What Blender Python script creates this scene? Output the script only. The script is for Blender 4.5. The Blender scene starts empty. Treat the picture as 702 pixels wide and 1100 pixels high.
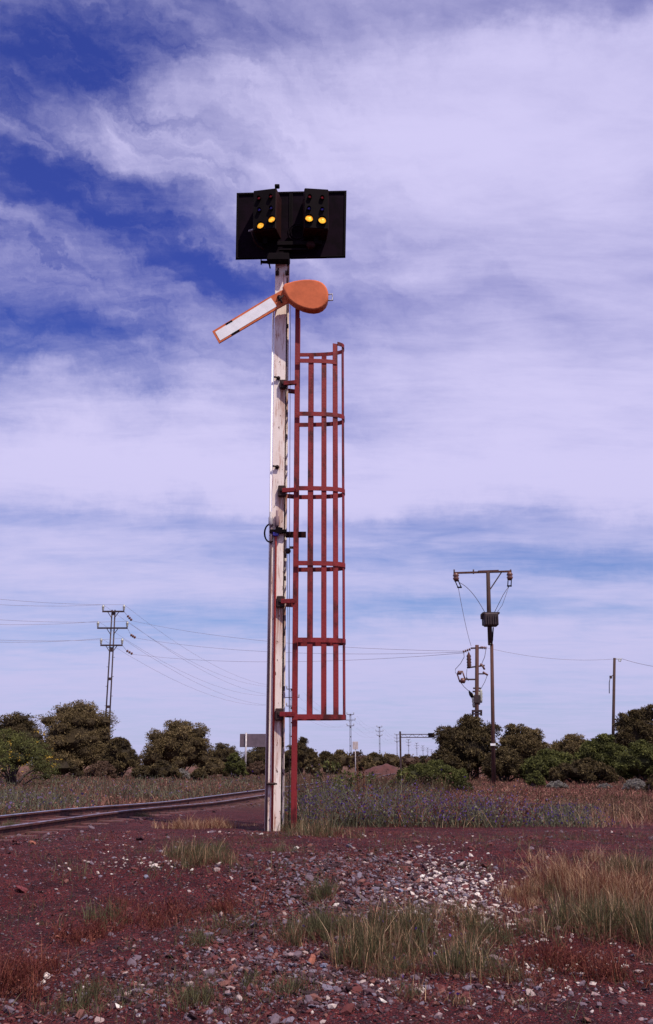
import bpy, bmesh, math, random
import numpy as np
from mathutils import Vector, Matrix
random.seed(7)
C = bpy.context.scene.collection
F = 1050.0; CX, CY = 351.0, 550.0; PITCH = math.radians(14.5); EYE = 1.6
cp, sp = math.cos(PITCH), math.sin(PITCH)

# ------------------------------------------------------------------ camera maths
def ray(px, py):
    u = (px-CX)/F; v = (CY-py)/F
    d = Vector((u, cp - v*sp, sp + v*cp))
    return d
def P(px, py, D):                      # point of the vertical plane y = D seen at that pixel
    d = ray(px, py); t = D/d.y
    return Vector((d.x*t, D, EYE + d.z*t))
def sstep(a, b, x):
    t = np.clip((x-a)/(b-a), 0, 1); return t*t*(3-2*t)
def _railpt(px, py):
    d = ray(px, py); t = (.83-EYE)/d.z; return d.x*t, d.y*t
(TX, TY), (_bx, _by) = _railpt(0, 888), _railpt(280, 850.5)
_l = math.hypot(_bx-TX, _by-TY); TNX, TNY = -(_by-TY)/_l, (_bx-TX)/_l
def terrain(x, y):
    x = np.asarray(x, float); y = np.asarray(y, float)
    z = .70*sstep(6.0, 12.6, y + .25*np.sin(x*.9+1) + .12*np.sin(x*2.3))
    z = z - .14*sstep(17, 24, y) + .12*sstep(30, 70, y)
    near = 1 - sstep(13, 15, y)*.75
    z += near*(.035*np.sin(x*1.7+y*.8)*np.sin(y*1.3-x*.6+.7) + .02*np.sin(x*4.1+.5)*np.sin(y*3.7+1.2) + .010*np.sin(x*9.3+y*4)*np.sin(y*8.1-x*3))
    z += .03*sstep(26, 45, y)*np.sin(x*.13+.4)*np.sin(y*.09)
    # low ridge on the left of the foreground bank
    z += .07*np.exp(-((x+1.8)/1.0)**2-((y-10.6)/.6)**2)
    # level formation under the rails
    dist = np.abs((x-TX)*TNX + (y-TY)*TNY - .72); w = (1-sstep(1.2, 2.6, dist))*(1-sstep(60, 90, y))
    return z*(1-w) + w*(.70-.10*sstep(17, 26, y)+.012*np.sin(x*5+y*3)*np.sin(y*4))
def tz(x, y): return float(terrain(x, y))
def G(px, py):                         # ground point seen at that pixel
    d = ray(px, py); t = 3.0
    for _ in range(6000):
        q = Vector((d.x*t, d.y*t, EYE + d.z*t))
        if q.z <= tz(q.x, q.y): return q
        t += .02 if t < 30 else .2
    return q
def GD(px, D):                         # ground point below the pixel column px at distance D
    x = 0
    for _ in range(3):
        z = tz(x, D); dz = (z-EYE)
        depth = D*cp + dz*sp
        x = (px-CX)/F*depth
    return Vector((x, D, tz(x, D)))

# ------------------------------------------------------------------ materials
def mat(name, col, rough=.7, metal=0, var=.0, scale=5, bump=0, bscale=40, col2=None, spec=.5, attr=None, transl=0, emis=0, stretch=None, thr=(.45, .6)):
    m = bpy.data.materials.new(name); m.use_nodes = True
    nt = m.node_tree; N = nt.nodes; L = nt.links
    b = N['Principled BSDF']
    b.inputs['Roughness'].default_value = rough; b.inputs['Metallic'].default_value = metal
    b.inputs['Specular IOR Level'].default_value = spec
    b.inputs['Base Color'].default_value = (*col, 1)
    src = None
    if attr:
        a = N.new('ShaderNodeAttribute'); a.attribute_name = 'rnd'
        r = N.new('ShaderNodeValToRGB'); cr = r.color_ramp
        cr.interpolation = attr[0]
        pts = attr[1]
        cr.elements[0].position = pts[0][0]; cr.elements[0].color = (*pts[0][1], 1)
        cr.elements[1].position = pts[-1][0]; cr.elements[1].color = (*pts[-1][1], 1)
        for p, c in pts[1:-1]:
            e = cr.elements.new(p); e.color = (*c, 1)
        L.new(a.outputs['Fac'], r.inputs[0]); src = r.outputs[0]
    if var or col2:
        tc = N.new('ShaderNodeTexCoord'); mp = N.new('ShaderNodeMapping')
        if stretch: mp.inputs['Scale'].default_value = stretch
        L.new(tc.outputs['Object'], mp.inputs[0])
        n = N.new('ShaderNodeTexNoise'); n.inputs['Scale'].default_value = scale; n.inputs['Detail'].default_value = 6; n.inputs['Roughness'].default_value = .65
        L.new(mp.outputs[0], n.inputs[0])
        mx = N.new('ShaderNodeMix'); mx.data_type = 'RGBA'
        mr = N.new('ShaderNodeMapRange'); mr.inputs[1].default_value = thr[0]; mr.inputs[2].default_value = thr[1]
        L.new(n.outputs[0], mr.inputs[0]); L.new(mr.outputs[0], mx.inputs[0])
        if src: L.new(src, mx.inputs[6])
        else: mx.inputs[6].default_value = (*col, 1)
        c2 = col2 or tuple(c*(1-var) for c in col)
        mx.inputs[7].default_value = (*c2, 1); src = mx.outputs[2]
    if src: L.new(src, b.inputs['Base Color'])
    if bump:
        tc2 = N.new('ShaderNodeTexCoord'); n2 = N.new('ShaderNodeTexNoise'); n2.inputs['Scale'].default_value = bscale; n2.inputs['Detail'].default_value = 5
        L.new(tc2.outputs['Object'], n2.inputs[0])
        bp = N.new('ShaderNodeBump'); bp.inputs['Strength'].default_value = bump; bp.inputs['Distance'].default_value = .01
        L.new(n2.outputs[0], bp.inputs['Height']); L.new(bp.outputs[0], b.inputs['Normal'])
    if emis:
        b.inputs['Emission Color'].default_value = (*col, 1); b.inputs['Emission Strength'].default_value = emis
        if src: L.new(src, b.inputs['Emission Color'])
    if transl:
        t = N.new('ShaderNodeBsdfTranslucent')
        if src: L.new(src, t.inputs[0])
        else: t.inputs[0].default_value = (*col, 1)
        ms = N.new('ShaderNodeMixShader'); ms.inputs[0].default_value = transl
        L.new(b.outputs[0], ms.inputs[1]); L.new(t.outputs[0], ms.inputs[2]); L.new(ms.outputs[0], N['Material Output'].inputs[0])
    return m
M = {}
M['red_steel'] = mat('red_oxide_paint', (.21, .016, .020), .62, spec=.3, var=.75, scale=4.5, bump=.4, thr=(.50, .64), stretch=(1, 1, .5))
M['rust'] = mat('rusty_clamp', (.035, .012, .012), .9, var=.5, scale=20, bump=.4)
M['redpipe'] = mat('red_conduit_paint', (.42, .045, .04), .6, var=.4, scale=4)
M['mauvepipe'] = mat('mauve_grey_conduit', (.20, .12, .14), .7, var=.5, scale=3, stretch=(1, 1, .3))
M['whitepipe'] = mat('white_rod_paint', (.82, .78, .78), .5, col2=(.55, .42, .38), scale=3, thr=(.55, .75), stretch=(6, 6, .6))
M['orange'] = mat('orange_arm_paint', (.62, .15, .06), .8, var=.34, scale=5, bump=.1, spec=.25, thr=(.4, .75))
M['armwhite'] = mat('white_arm_paint', (.80, .79, .82), .5, var=.12, scale=6)
M['black'] = mat('matt_black_paint', (.005, .002, .004), .8, spec=.08, var=.4, scale=6)
M['board'] = mat('black_backboard', (.007, .002, .007), .85, spec=.06, var=.5, scale=4, bump=.2, bscale=12)
M['darkred'] = mat('dark_red_oxide_housing', (.022, .0035, .004), .7, spec=.12, var=.4, scale=8)
M['lens_red'] = mat('unlit_red_glass', (.40, .004, .008), .3)
M['lens_blue'] = mat('unlit_blue_glass', (.03, .02, .26), .3)
M['lens_yellow'] = mat('lit_amber_glass', (1.0, .47, .035), .3, emis=1.0, col2=(.75, .20, .008), scale=26, thr=(.50, .62))
M['galv'] = mat('galvanised_steel', (.42, .38, .40), .5, metal=.2, var=.3, scale=6)
M['wire'] = mat('steel_wire', (.06, .04, .05), .5, metal=.3)
M['conductor'] = mat('aluminium_conductor', (.25, .22, .27), .6)
M['timber'] = mat('weathered_pole_timber', (.055, .025, .022), .9, var=.6, scale=3, stretch=(8, 8, .5), bump=.3)
M['timber_red'] = mat('reddish_pole_timber', (.085, .030, .024), .9, var=.6, scale=3, stretch=(8, 8, .4), bump=.3)
M['darksteel'] = mat('dark_pole_steel', (.04, .018, .022), .7, var=.5, scale=4)
M['porcelain'] = mat('grey_porcelain', (.36, .36, .32), .35)
M['brownporc'] = mat('brown_porcelain', (.12, .045, .035), .4)
M['signback'] = mat('mauve_grey_sheet', (.12, .085, .11), .7, var=.25, scale=2)
M['paleplate'] = mat('pale_sign_plate', (.50, .42, .42), .7, var=.3, scale=5)
M['sleeper'] = mat('red_dusted_sleeper', (.09, .03, .03), .95, var=.5, scale=6, bump=.5, bscale=20)
M['bark'] = mat('dark_bark', (.055, .035, .035), .95, var=.5, scale=12, bump=.5)
M['rail_side'] = mat('rusty_rail_side', (.085, .020, .018), .85, var=.6, scale=6, bump=.3)
M['rail_top_dull'] = mat('rust_specked_rail_head', (.30, .27, .33), .4, metal=.7, col2=(.12, .04, .035), scale=5, thr=(.42, .62))
M['rail_top'] = mat('worn_rail_head', (.42, .42, .52), .28, metal=.85, var=.35, scale=2)

def postmat():
    m = bpy.data.materials.new('rust_streaked_white_paint'); m.use_nodes = True
    N = m.node_tree.nodes; L = m.node_tree.links; b = N['Principled BSDF']; b.inputs['Roughness'].default_value = .6
    tc = N.new('ShaderNodeTexCoord')
    def noise(sc, s, a, bb, det=6):
        mp = N.new('ShaderNodeMapping'); mp.inputs['Scale'].default_value = s; L.new(tc.outputs['Object'], mp.inputs[0])
        n = N.new('ShaderNodeTexNoise'); n.inputs['Scale'].default_value = sc; n.inputs['Detail'].default_value = det; n.inputs['Roughness'].default_value = .65
        L.new(mp.outputs[0], n.inputs[0]); r = N.new('ShaderNodeMapRange'); r.inputs[1].default_value = a; r.inputs[2].default_value = bb
        L.new(n.outputs[0], r.inputs[0]); return r.outputs[0]
    def mix(f, c1, c2):
        x = N.new('ShaderNodeMix'); x.data_type = 'RGBA'
        for i, v in ((0, f), (6, c1), (7, c2)):
            if isinstance(v, tuple): x.inputs[i].default_value = (*v, 1)
            else: L.new(v, x.inputs[i])
        return x.outputs[2]
    c = mix(noise(2.2, (2, 2, .5), .35, .75), (.86, .77, .73), (.70, .55, .48))
    c = mix(noise(7, (5, 5, .45), .54, .68), c, (.40, .17, .10))
    c = mix(noise(9, (2.2, 2.2, .9), .62, .66), c, (.09, .03, .02))
    # rust runs that start under each ladder clamp and thin out downwards; z is the height above the post's foot
    sep = N.new('ShaderNodeSeparateXYZ'); L.new(tc.outputs['Object'], sep.inputs[0])
    streak = noise(9, (6, 6, .35), .33, .52)
    acc = None
    for zc in CLAMP_Z:
        r = N.new('ShaderNodeMapRange'); r.inputs[1].default_value = zc-.8; r.inputs[2].default_value = zc-.03; L.new(sep.outputs[2], r.inputs[0])
        lt = N.new('ShaderNodeMath'); lt.operation = 'LESS_THAN'; lt.inputs[1].default_value = zc+.03; L.new(sep.outputs[2], lt.inputs[0])
        ml = N.new('ShaderNodeMath'); ml.operation = 'MULTIPLY'; L.new(r.outputs[0], ml.inputs[0]); L.new(lt.outputs[0], ml.inputs[1])
        if acc is None: acc = ml.outputs[0]
        else:
            mm = N.new('ShaderNodeMath'); mm.operation = 'MAXIMUM'; L.new(acc, mm.inputs[0]); L.new(ml.outputs[0], mm.inputs[1]); acc = mm.outputs[0]
    xm = N.new('ShaderNodeMapRange'); xm.inputs[1].default_value = -.05; xm.inputs[2].default_value = .01; L.new(sep.outputs[0], xm.inputs[0])
    mx_ = N.new('ShaderNodeMath'); mx_.operation = 'MULTIPLY'; L.new(acc, mx_.inputs[0]); L.new(xm.outputs[0], mx_.inputs[1]); acc = mx_.outputs[0]
    m3 = N.new('ShaderNodeMath'); m3.operation = 'MULTIPLY'; L.new(acc, m3.inputs[0]); L.new(streak, m3.inputs[1])
    c = mix(m3.outputs[0], c, (.28, .085, .035))
    # patchy reddish-brown that grows stronger towards the post's top
    r = N.new('ShaderNodeMapRange'); r.inputs[1].default_value = 8.2; r.inputs[2].default_value = 9.2; L.new(sep.outputs[2], r.inputs[0])
    m4 = N.new('ShaderNodeMath'); m4.operation = 'MULTIPLY'; L.new(r.outputs[0], m4.inputs[0]); L.new(noise(6, (3, 3, .5), .38, .55), m4.inputs[1])
    c = mix(m4.outputs[0], c, (.26, .12, .10))
    L.new(c, b.inputs['Base Color'])
    n = N.new('ShaderNodeTexNoise'); n.inputs['Scale'].default_value = 40; L.new(tc.outputs['Object'], n.inputs[0])
    bp = N.new('ShaderNodeBump'); bp.inputs['Strength'].default_value = .25; bp.inputs['Distance'].default_value = .004; L.new(n.outputs[0], bp.inputs['Height']); L.new(bp.outputs[0], b.inputs['Normal'])
    return m

def groundmat():
    m = bpy.data.materials.new('iron_ore_dirt'); m.use_nodes = True
    N = m.node_tree.nodes; L = m.node_tree.links; b = N['Principled BSDF']; b.inputs['Roughness'].default_value = .95; b.inputs['Specular IOR Level'].default_value = .15
    tc = N.new('ShaderNodeTexCoord'); O = tc.outputs['Object']
    def noise(sc, a, bb, det=8, rough=.65):
        n = N.new('ShaderNodeTexNoise'); n.inputs['Scale'].default_value = sc; n.inputs['Detail'].default_value = det; n.inputs['Roughness'].default_value = rough
        L.new(O, n.inputs[0]); r = N.new('ShaderNodeMapRange'); r.inputs[1].default_value = a; r.inputs[2].default_value = bb; L.new(n.outputs[0], r.inputs[0]); return r.outputs[0]
    def mix(f, c1, c2):
        x = N.new('ShaderNodeMix'); x.data_type = 'RGBA'
        for i, v in ((0, f), (6, c1), (7, c2)):
            if isinstance(v, tuple): x.inputs[i].default_value = (*v, 1)
            else: L.new(v, x.inputs[i])
        return x.outputs[2]
    c = mix(noise(1.1, .35, .65), (.095, .014, .019), (.175, .037, .040))
    c = mix(noise(4.5, .45, .62), c, (.052, .010, .015))
    v = N.new('ShaderNodeTexVoronoi'); v.inputs['Scale'].default_value = 62; L.new(O, v.inputs['Vector'])
    sepc = N.new('ShaderNodeSeparateColor'); L.new(v.outputs['Color'], sepc.inputs[0])
    r = N.new('ShaderNodeMapRange'); r.inputs[1].default_value = .86; r.inputs[2].default_value = .90; L.new(sepc.outputs[0], r.inputs[0])
    c = mix(r.outputs[0], c, (.12, .055, .065))
    r2 = N.new('ShaderNodeMapRange'); r2.inputs[1].default_value = .992; r2.inputs[2].default_value = .994; L.new(sepc.outputs[1], r2.inputs[0])
    c = mix(r2.outputs[0], c, (.34, .24, .22))
    r3 = N.new('ShaderNodeMapRange'); r3.inputs[1].default_value = .72; r3.inputs[2].default_value = .78; L.new(sepc.outputs[2], r3.inputs[0])
    c = mix(r3.outputs[0], c, (.035, .016, .022))
    # grassland soil beyond the formation
    sep = N.new('ShaderNodeSeparateXYZ'); L.new(O, sep.inputs[0])
    fy = N.new('ShaderNodeMapRange'); fy.inputs[1].default_value = 21; fy.inputs[2].default_value = 30; L.new(sep.outputs[1], fy.inputs[0])
    field = mix(noise(.18, .4, .6), (.12, .050, .038), (.095, .062, .038))
    field = mix(noise(1.2, .45, .7), field, (.19, .085, .062))
    c = mix(fy.outputs[0], c, field)
    L.new(c, b.inputs['Base Color'])
    n = N.new('ShaderNodeTexNoise'); n.inputs['Scale'].default_value = 28; n.inputs['Detail'].default_value = 8; n.inputs['Roughness'].default_value = .75; L.new(O, n.inputs[0])
    ad = N.new('ShaderNodeMath'); ad.operation = 'SUBTRACT'; L.new(n.outputs[0], ad.inputs[0]); L.new(v.outputs['Distance'], ad.inputs[1])
    bp = N.new('ShaderNodeBump'); bp.inputs['Strength'].default_value = 1.0; bp.inputs['Distance'].default_value = .045; L.new(ad.outputs[0], bp.inputs['Height']); L.new(bp.outputs[0], b.inputs['Normal'])
    return m

# ------------------------------------------------------------------ object helpers
ORG = {}
def tag(o, label=None, cat=None, group=None, kind=None):
    if label: o['label'] = label
    if cat: o['category'] = cat
    if group: o['group'] = group
    if kind: o['kind'] = kind
    return o
def empty(name, loc, label, cat, group=None):
    o = bpy.data.objects.new(name, None); C.objects.link(o); o.location = loc; o.empty_display_size = .2
    ORG[o.name] = Vector(loc); return tag(o, label, cat, group)
def link(name, me, parent=None, origin=None):
    org = ORG[parent.name] if parent else Vector(origin if origin is not None else (0, 0, 0))
    if org.length: me.transform(Matrix.Translation(-org))
    o = bpy.data.objects.new(name, me); C.objects.link(o); ORG[o.name] = org
    if parent: o.parent = parent
    else: o.location = org
    return o
def children(o): return [c for c in bpy.data.objects if c.parent == o]
def copy_tree(o, kids, parent=None):
    c = o.copy(); C.objects.link(c)
    if parent: c.parent = parent
    for ch in kids.get(o.name, []): copy_tree(ch, kids, c)
    return c
def kids_map():
    k = {}
    for o in bpy.data.objects:
        if o.parent: k.setdefault(o.parent.name, []).append(o)
    return k

class MB:
    def __init__(s): s.bm = bmesh.new(); s.mi = 0
    def _fin(s, geom):
        for f in geom: f.material_index = s.mi
    def box(s, c, size, R=None, bev=0):
        b = bmesh.new(); bmesh.ops.create_cube(b, size=1)
        for v in b.verts: v.co = Vector((v.co.x*size[0], v.co.y*size[1], v.co.z*size[2]))
        if bev: bmesh.ops.bevel(b, geom=b.edges[:], offset=bev, segments=1, affect='EDGES')
        for v in b.verts: v.co = (R @ v.co if R else v.co) + Vector(c)
        s._merge(b); return s
    def _merge(s, b):
        mp = {}
        for v in b.verts: mp[v] = s.bm.verts.new(v.co)
        for f in b.faces:
            nf = s.bm.faces.new([mp[v] for v in f.verts]); nf.material_index = s.mi
        b.free()
    def bar(s, p0, p1, w, h, up=Vector((0, 0, 1)), bev=0):
        p0, p1 = Vector(p0), Vector(p1); d = p1-p0; L = d.length; d.normalize()
        if abs(d.dot(up)) > .95: up = Vector((0, 1, 0))
        side = d.cross(up).normalized(); u2 = side.cross(d)
        R = Matrix((side, d, u2)).transposed()
        return s.box((p0+p1)/2, (w, L, h), R, bev)
    def tube(s, pts, r, n=8, cap=True, r1=None):
        pts = [Vector(p) for p in pts]; rings = []
        N = len(pts)
        for i, p in enumerate(pts):
            d = (pts[min(i+1, N-1)]-pts[max(i-1, 0)]).normalized()
            a = Vector((0, 0, 1)) if abs(d.z) < .9 else Vector((0, 1, 0))
            u = d.cross(a).normalized(); v = d.cross(u)
            rr = r if r1 is None else r+(r1-r)*i/(N-1)
            rings.append([s.bm.verts.new(p + rr*(math.cos(2*math.pi*k/n)*u + math.sin(2*math.pi*k/n)*v)) for k in range(n)])
        for i in range(N-1):
            for k in range(n):
                f = s.bm.faces.new((rings[i][k], rings[i][(k+1) % n], rings[i+1][(k+1) % n], rings[i+1][k])); f.material_index = s.mi; f.smooth = True
        if cap and n > 2:
            for rg in (rings[0], rings[-1]):
                f = s.bm.faces.new(rg); f.material_index = s.mi
        return s
    def lathe(s, c, prof, n=14, axis=Vector((0, 0, 1)), full=2*math.pi):
        c = Vector(c); axis = Vector(axis).normalized()
        a = Vector((0, 0, 1)) if abs(axis.z) < .9 else Vector((0, 1, 0))
        u = axis.cross(a).normalized(); v = axis.cross(u); rings = []
        m = n if full > 6 else n+1
        for r, h in prof:
            rings.append([s.bm.verts.new(c + axis*h + r*(math.cos(full*k/n)*u+math.sin(full*k/n)*v)) for k in range(m)])
        for i in range(len(prof)-1):
            for k in range(n):
                f = s.bm.faces.new((rings[i][k], rings[i][(k+1) % m], rings[i+1][(k+1) % m], rings[i+1][k])); f.material_index = s.mi; f.smooth = True
        if full > 6:
            for rg in (rings[0], rings[-1]):
                f = s.bm.faces.new(rg); f.material_index = s.mi
        return s
    def prism(s, pts, back):              # outline extruded by the vector 'back'
        pts = [Vector(p) for p in pts]; back = Vector(back)
        a = [s.bm.verts.new(p) for p in pts]; b = [s.bm.verts.new(p+back) for p in pts]; n = len(pts)
        fs = [s.bm.faces.new(a), s.bm.faces.new(b[::-1])]
        for i in range(n): fs.append(s.bm.faces.new((a[i], b[i], b[(i+1) % n], a[(i+1) % n])))
        s._fin(fs); return s
    def build(s, name, mats, parent=None, origin=None):
        bmesh.ops.recalc_face_normals(s.bm, faces=s.bm.faces)
        me = bpy.data.meshes.new(name); s.bm.to_mesh(me); s.bm.free()
        for m in (mats if isinstance(mats, (list, tuple)) else [mats]): me.materials.append(M[m] if isinstance(m, str) else m)
        return link(name, me, parent, origin)

def npmesh(name, V, T, mats, rnd=None, mi=None, parent=None, origin=None, smooth=False):
    me = bpy.data.meshes.new(name); nV, nT = len(V), len(T)
    me.vertices.add(nV); me.vertices.foreach_set('co', np.ascontiguousarray(V, dtype=np.float32).ravel())
    me.loops.add(nT*3); me.loops.foreach_set('vertex_index', np.ascontiguousarray(T, dtype=np.int32).ravel())
    me.polygons.add(nT); me.polygons.foreach_set('loop_start', np.arange(0, nT*3, 3, dtype=np.int32))
    me.polygons.foreach_set('loop_total', np.full(nT, 3, dtype=np.int32))
    if mi is not None: me.polygons.foreach_set('material_index', np.asarray(mi, dtype=np.int32))
    me.polygons.foreach_set('use_smooth', np.full(nT, smooth))
    me.update(calc_edges=True)
    if rnd is not None:
        a = me.attributes.new('rnd', 'FLOAT', 'POINT'); a.data.foreach_set('value', np.asarray(rnd, dtype=np.float32))
    for m in mats: me.materials.append(m)
    return link(name, me, parent, origin)

# ------------------------------------------------------------------ ground
def axis(lo, hi, near_lo, near_hi, step, nfar, p=3.0):
    core = np.arange(near_lo, near_hi+1e-6, step)
    t = np.linspace(0, 1, nfar+1)[1:]**p
    parts = []
    if lo < near_lo: parts.append((near_lo - t*(near_lo-lo))[::-1])
    parts.append(core)
    if hi > near_hi: parts.append(near_hi + t*(hi-near_hi))
    return np.concatenate(parts)
def build_ground():
    xs = axis(-2500, 2500, -7, 7, .08, 70); ys = axis(-200, 4000, 4.5, 19, .08, 110)
    X, Y = np.meshgrid(xs, ys); Z = terrain(X, Y)
    V = np.stack([X, Y, Z], -1).reshape(-1, 3); nx, ny = len(xs), len(ys)
    i = np.arange(nx*ny).reshape(ny, nx)
    a, b, c, d = i[:-1, :-1].ravel(), i[:-1, 1:].ravel(), i[1:, 1:].ravel(), i[1:, :-1].ravel()
    T = np.concatenate([np.stack([a, b, c], 1), np.stack([a, c, d], 1)])
    o = npmesh('ground', V, T, [groundmat()], smooth=True); tag(o, kind='structure')
build_ground()

# ------------------------------------------------------------------ the signal
D0 = 14.5
base = P(295.5, 893, D0); BX = base.x; BZ = tz(BX, D0) - .02
def Zp(py, D=D0): return P(300, py, D).z
CLAMP_Z = [Zp(y)-BZ for y in (417, 531, 650, 768)]
M['post'] = postmat()
SIG = empty('railway_signal', (BX, D0, BZ), 'tall white signal post with orange semaphore arm, red caged ladder and black light head', 'railway signal')
ztop = Zp(276)
Rz = Matrix.Rotation(math.radians(4), 3, 'Z')
b = MB()
W_ = .225
def pb(cx, cy, sx, sy, zlo, zhi):
    c = Rz @ Vector((cx, cy, 0)); b.box((BX+c.x, D0+c.y, (zlo+zhi)/2), (sx, sy, zhi-zlo), Rz, .004)
pb(-.018, -.085, .185, .018, BZ-.3, ztop)           # front flange
pb(0, 0, .03, .15, BZ-.3, ztop)                   # web
pb(.010, .085, .235, .018, BZ-.3, ztop)               # rear flange
pb(-.03, .0, .10, .05, BZ-.3, ztop-.05)
b.build('post', 'post', SIG)
b = MB(); b.tube([(BX+.085, D0-.055, BZ-.2), (BX+.085, D0-.055, Zp(300))], .014, 6); b.build('recess_shade_strip', 'rust', SIG)  # dark tube added to draw the shaded gap between the flanges
# rods and conduits up the left side
b = MB(); b.tube([(BX-.128, D0-.085, BZ-.1), (BX-.128, D0-.085, Zp(330))], .016)
b.build('down_rod', 'whitepipe', SIG)
b = MB(); b.tube([(BX-.034, D0-.125, BZ-.1), (BX-.034, D0-.125, Zp(578)), (BX-.045, D0-.13, Zp(574))], .0165)
b.build('conduit', 'redpipe', SIG)
b = MB(); b.tube([(BX-.118, D0-.11, BZ-.1), (BX-.112, D0-.11, Zp(600)), (BX-.105, D0-.13, Zp(582)), (BX-.10, D0-.13, Zp(560))], .018)
b.build('cable_duct', 'mauvepipe', SIG)
# clamps that hold conduits low on the post
b = MB(); b.box((BX-.06, D0-.135, Zp(842)), (.12, .05, .035), None, .004); b.tube([(BX-.12, D0-.17, Zp(842)), (BX+.03, D0-.17, Zp(842))], .012)
b.build('conduit_clamp', 'rust', SIG)
# step bolts with washers on the left
for y, r in ((409, .022), (504, .02)):
    b = MB(); z = Zp(y); b.tube([(BX-.03, D0-.09, z), (BX-.03, D0-.125, z)], .032, 8); b.tube([(BX-.10, D0-.14, z+.01), (BX+.0, D0-.13, z)], .014, 6)
    b.build('step_bolt', 'rust', SIG)
for (y, dx) in ((297, -.07), (297, .09)):
    b = MB(); z = Zp(y); b.box((BX+dx, D0-.12, z), (.06, .06, .07), None, .01); b.tube([(BX+dx, D0-.15, z-.02), (BX+dx+.02, D0-.16, z+.07)], .014, 6)
    b.build('arm_bearing', 'rust', SIG)
# middle clamp with cable loop and cross bar
zc = Zp(573)
b = MB(); b.box((BX-.0, D0-.13, zc), (.26, .06, .055), None, .008)
b.bar((BX-.04, D0-.17, zc+.02), (BX+.06, D0-.17, zc+.0), .04, .09)
b.build('cable_clamp', 'black', SIG)
b = MB(); b.bar((BX+.11, D0+.0, zc-.02), (P(329, 573, D0).x, D0, zc-.02), .05, .085); b.build('cross_bar', 'darkred', SIG)
b = MB(); pts = []
for k in range(13):
    a = math.radians(60+k*20); pts.append((BX-.12+.085*math.cos(a), D0-.15, zc-.03+.14*math.sin(a)))
b.tube(pts, .013, 6); b.build('cable_loop', 'black', SIG)
for dx, y, h in ((-.115, 560, .22), (-.02, 560, .26)):
    b = MB(); z = Zp(y); b.lathe((BX+dx, D0-.15, z-h/2), [(.02, 0), (.034, .03), (.034, h*.6), (.018, h*.7), (.018, h)], 10); b.build('cable_gland', 'galv' if dx < -.1 else 'mauvepipe', SIG)
b = MB(); b.box((BX-.035, D0-.15, zc-.05), (.09, .05, .06), None, .01); b.build('junction_plug', 'lens_blue', SIG)
# signal wires between post and ladder
LX = P(317.2, 720, D0).x
b = MB(); b.tube([(P(311.5, 400, D0).x, D0-.02, Zp(325)), (P(311.3, 590, D0).x, D0-.02, Zp(592)), (P(312.2, 760, D0).x, D0-.02, tz(LX-.07, D0))], .0045, 5); b.build('signal_wire', 'wire', SIG)
b = MB(); b.tube([(P(308.6, 595, D0).x, D0-.03, Zp(596)), (P(311.4, 770, D0).x, D0-.03, Zp(790)), (P(311.4, 770, D0).x, D0-.03, BZ)], .004, 5); b.build('signal_wire', 'wire', SIG)
b = MB(); z = Zp(592); x = P(311, 592, D0).x
b.lathe((x-.02, D0-.05, z-.01), [(.012, -.03), (.045, -.012), (.038, 0), (.045, .012), (.012, .03)], 12, axis=(0, 1, 0)); b.bar((x, D0-.02, z+.05), (LX, D0-.02, z+.05), .03, .035); b.tube([(x-.05, D0-.06, z-.02), (x-.055, D0-.06, z-.12)], .014, 6)
b.build('wire_pulley', 'rust', SIG)
for y, w in ((376, .02), (437, .03)):
    pass
for y in (312, 352, 444, 470, 575, 622, 681, 740, 800):
    b = MB(); z = Zp(y); b.box((BX+.108, D0-.06, z), (.022, .03, .07), None, .004); b.build('rod_guide', 'rust', SIG)

# ladder and its cage
LAD = MB(); HB = .25
zt, zb = Zp(336), tz(LX, D0)-.1
lad = MB(); 
for s in (-1, 1):
    lad.box((LX, D0+s*.20, (zt+zb)/2), (.072, .03, zt-zb), None, .004)
ladder = lad.build('ladder', 'red_steel', SIG)
z = zb+.4
while z < zt-.15:
    r = MB(); r.tube([(LX, D0-.19, z), (LX, D0+.19, z)], .013, 6); r.build('rung', 'red_steel', ladder); z += .3
AW = P(371, 700, D0).x - LX
def cage_pt(t):                          # t in -1..1 : front (-1) over the apex (0) to the back (1)
    s = 1-abs(t)
    u = s
    # superellipse
    a = u*math.pi/2; x = LX + AW*(math.sin(a)**.8); y = (HB)*(math.cos(a)**.62)
    return x, (D0 - y if t < 0 else D0 + y)
def ring(name, z, t0=-1, t1=1, h=.068, th=.011, zf=None, par=None):
    m = MB(); n = 36; pr = []
    for k in range(n+1):
        t = t0+(t1-t0)*k/n; x, y = cage_pt(t); pr.append((x, y, (zf(t) if zf else z), t))
    bm = m.bm; rows = []
    for k, (x, y, zz, t) in enumerate(pr):
        x0, y0 = pr[max(k-1, 0)][:2]; x1, y1 = pr[min(k+1, n)][:2]
        nx, ny = (y1-y0), -(x1-x0); l = math.hypot(nx, ny) or 1; nx /= l; ny /= l
        if (nx*(x-LX-AW*.4)+ny*(y-D0)) < 0: nx, ny = -nx, -ny
        rows.append([bm.verts.new((x, y, zz-h/2)), bm.verts.new((x, y, zz+h/2)), bm.verts.new((x+nx*th, y+ny*th, zz+h/2)), bm.verts.new((x+nx*th, y+ny*th, zz-h/2))])
    for k in range(n):
        for q in range(4): bm.faces.new((rows[k][q], rows[k][(q+1) % 4], rows[k+1][(q+1) % 4], rows[k+1][q]))
    bm.faces.new(rows[0]); bm.faces.new(rows[-1][::-1])
    return m.build(name, 'red_steel', par)
CAGE = None
cz = MB(); zlo = P(340, 771.5, D0-HB).z; ztp = P(340, 386, D0-HB).z
cage = ring('cage', P(330, 444.5, D0-HB).z, par=SIG)
for y in (524.5, 605, 687.5, 770):
    ring('hoop', P(330, y, D0-HB).z, par=cage)
ring('hoop', P(330, 387.5, D0-HB).z, -1, -.40, par=cage)
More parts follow.
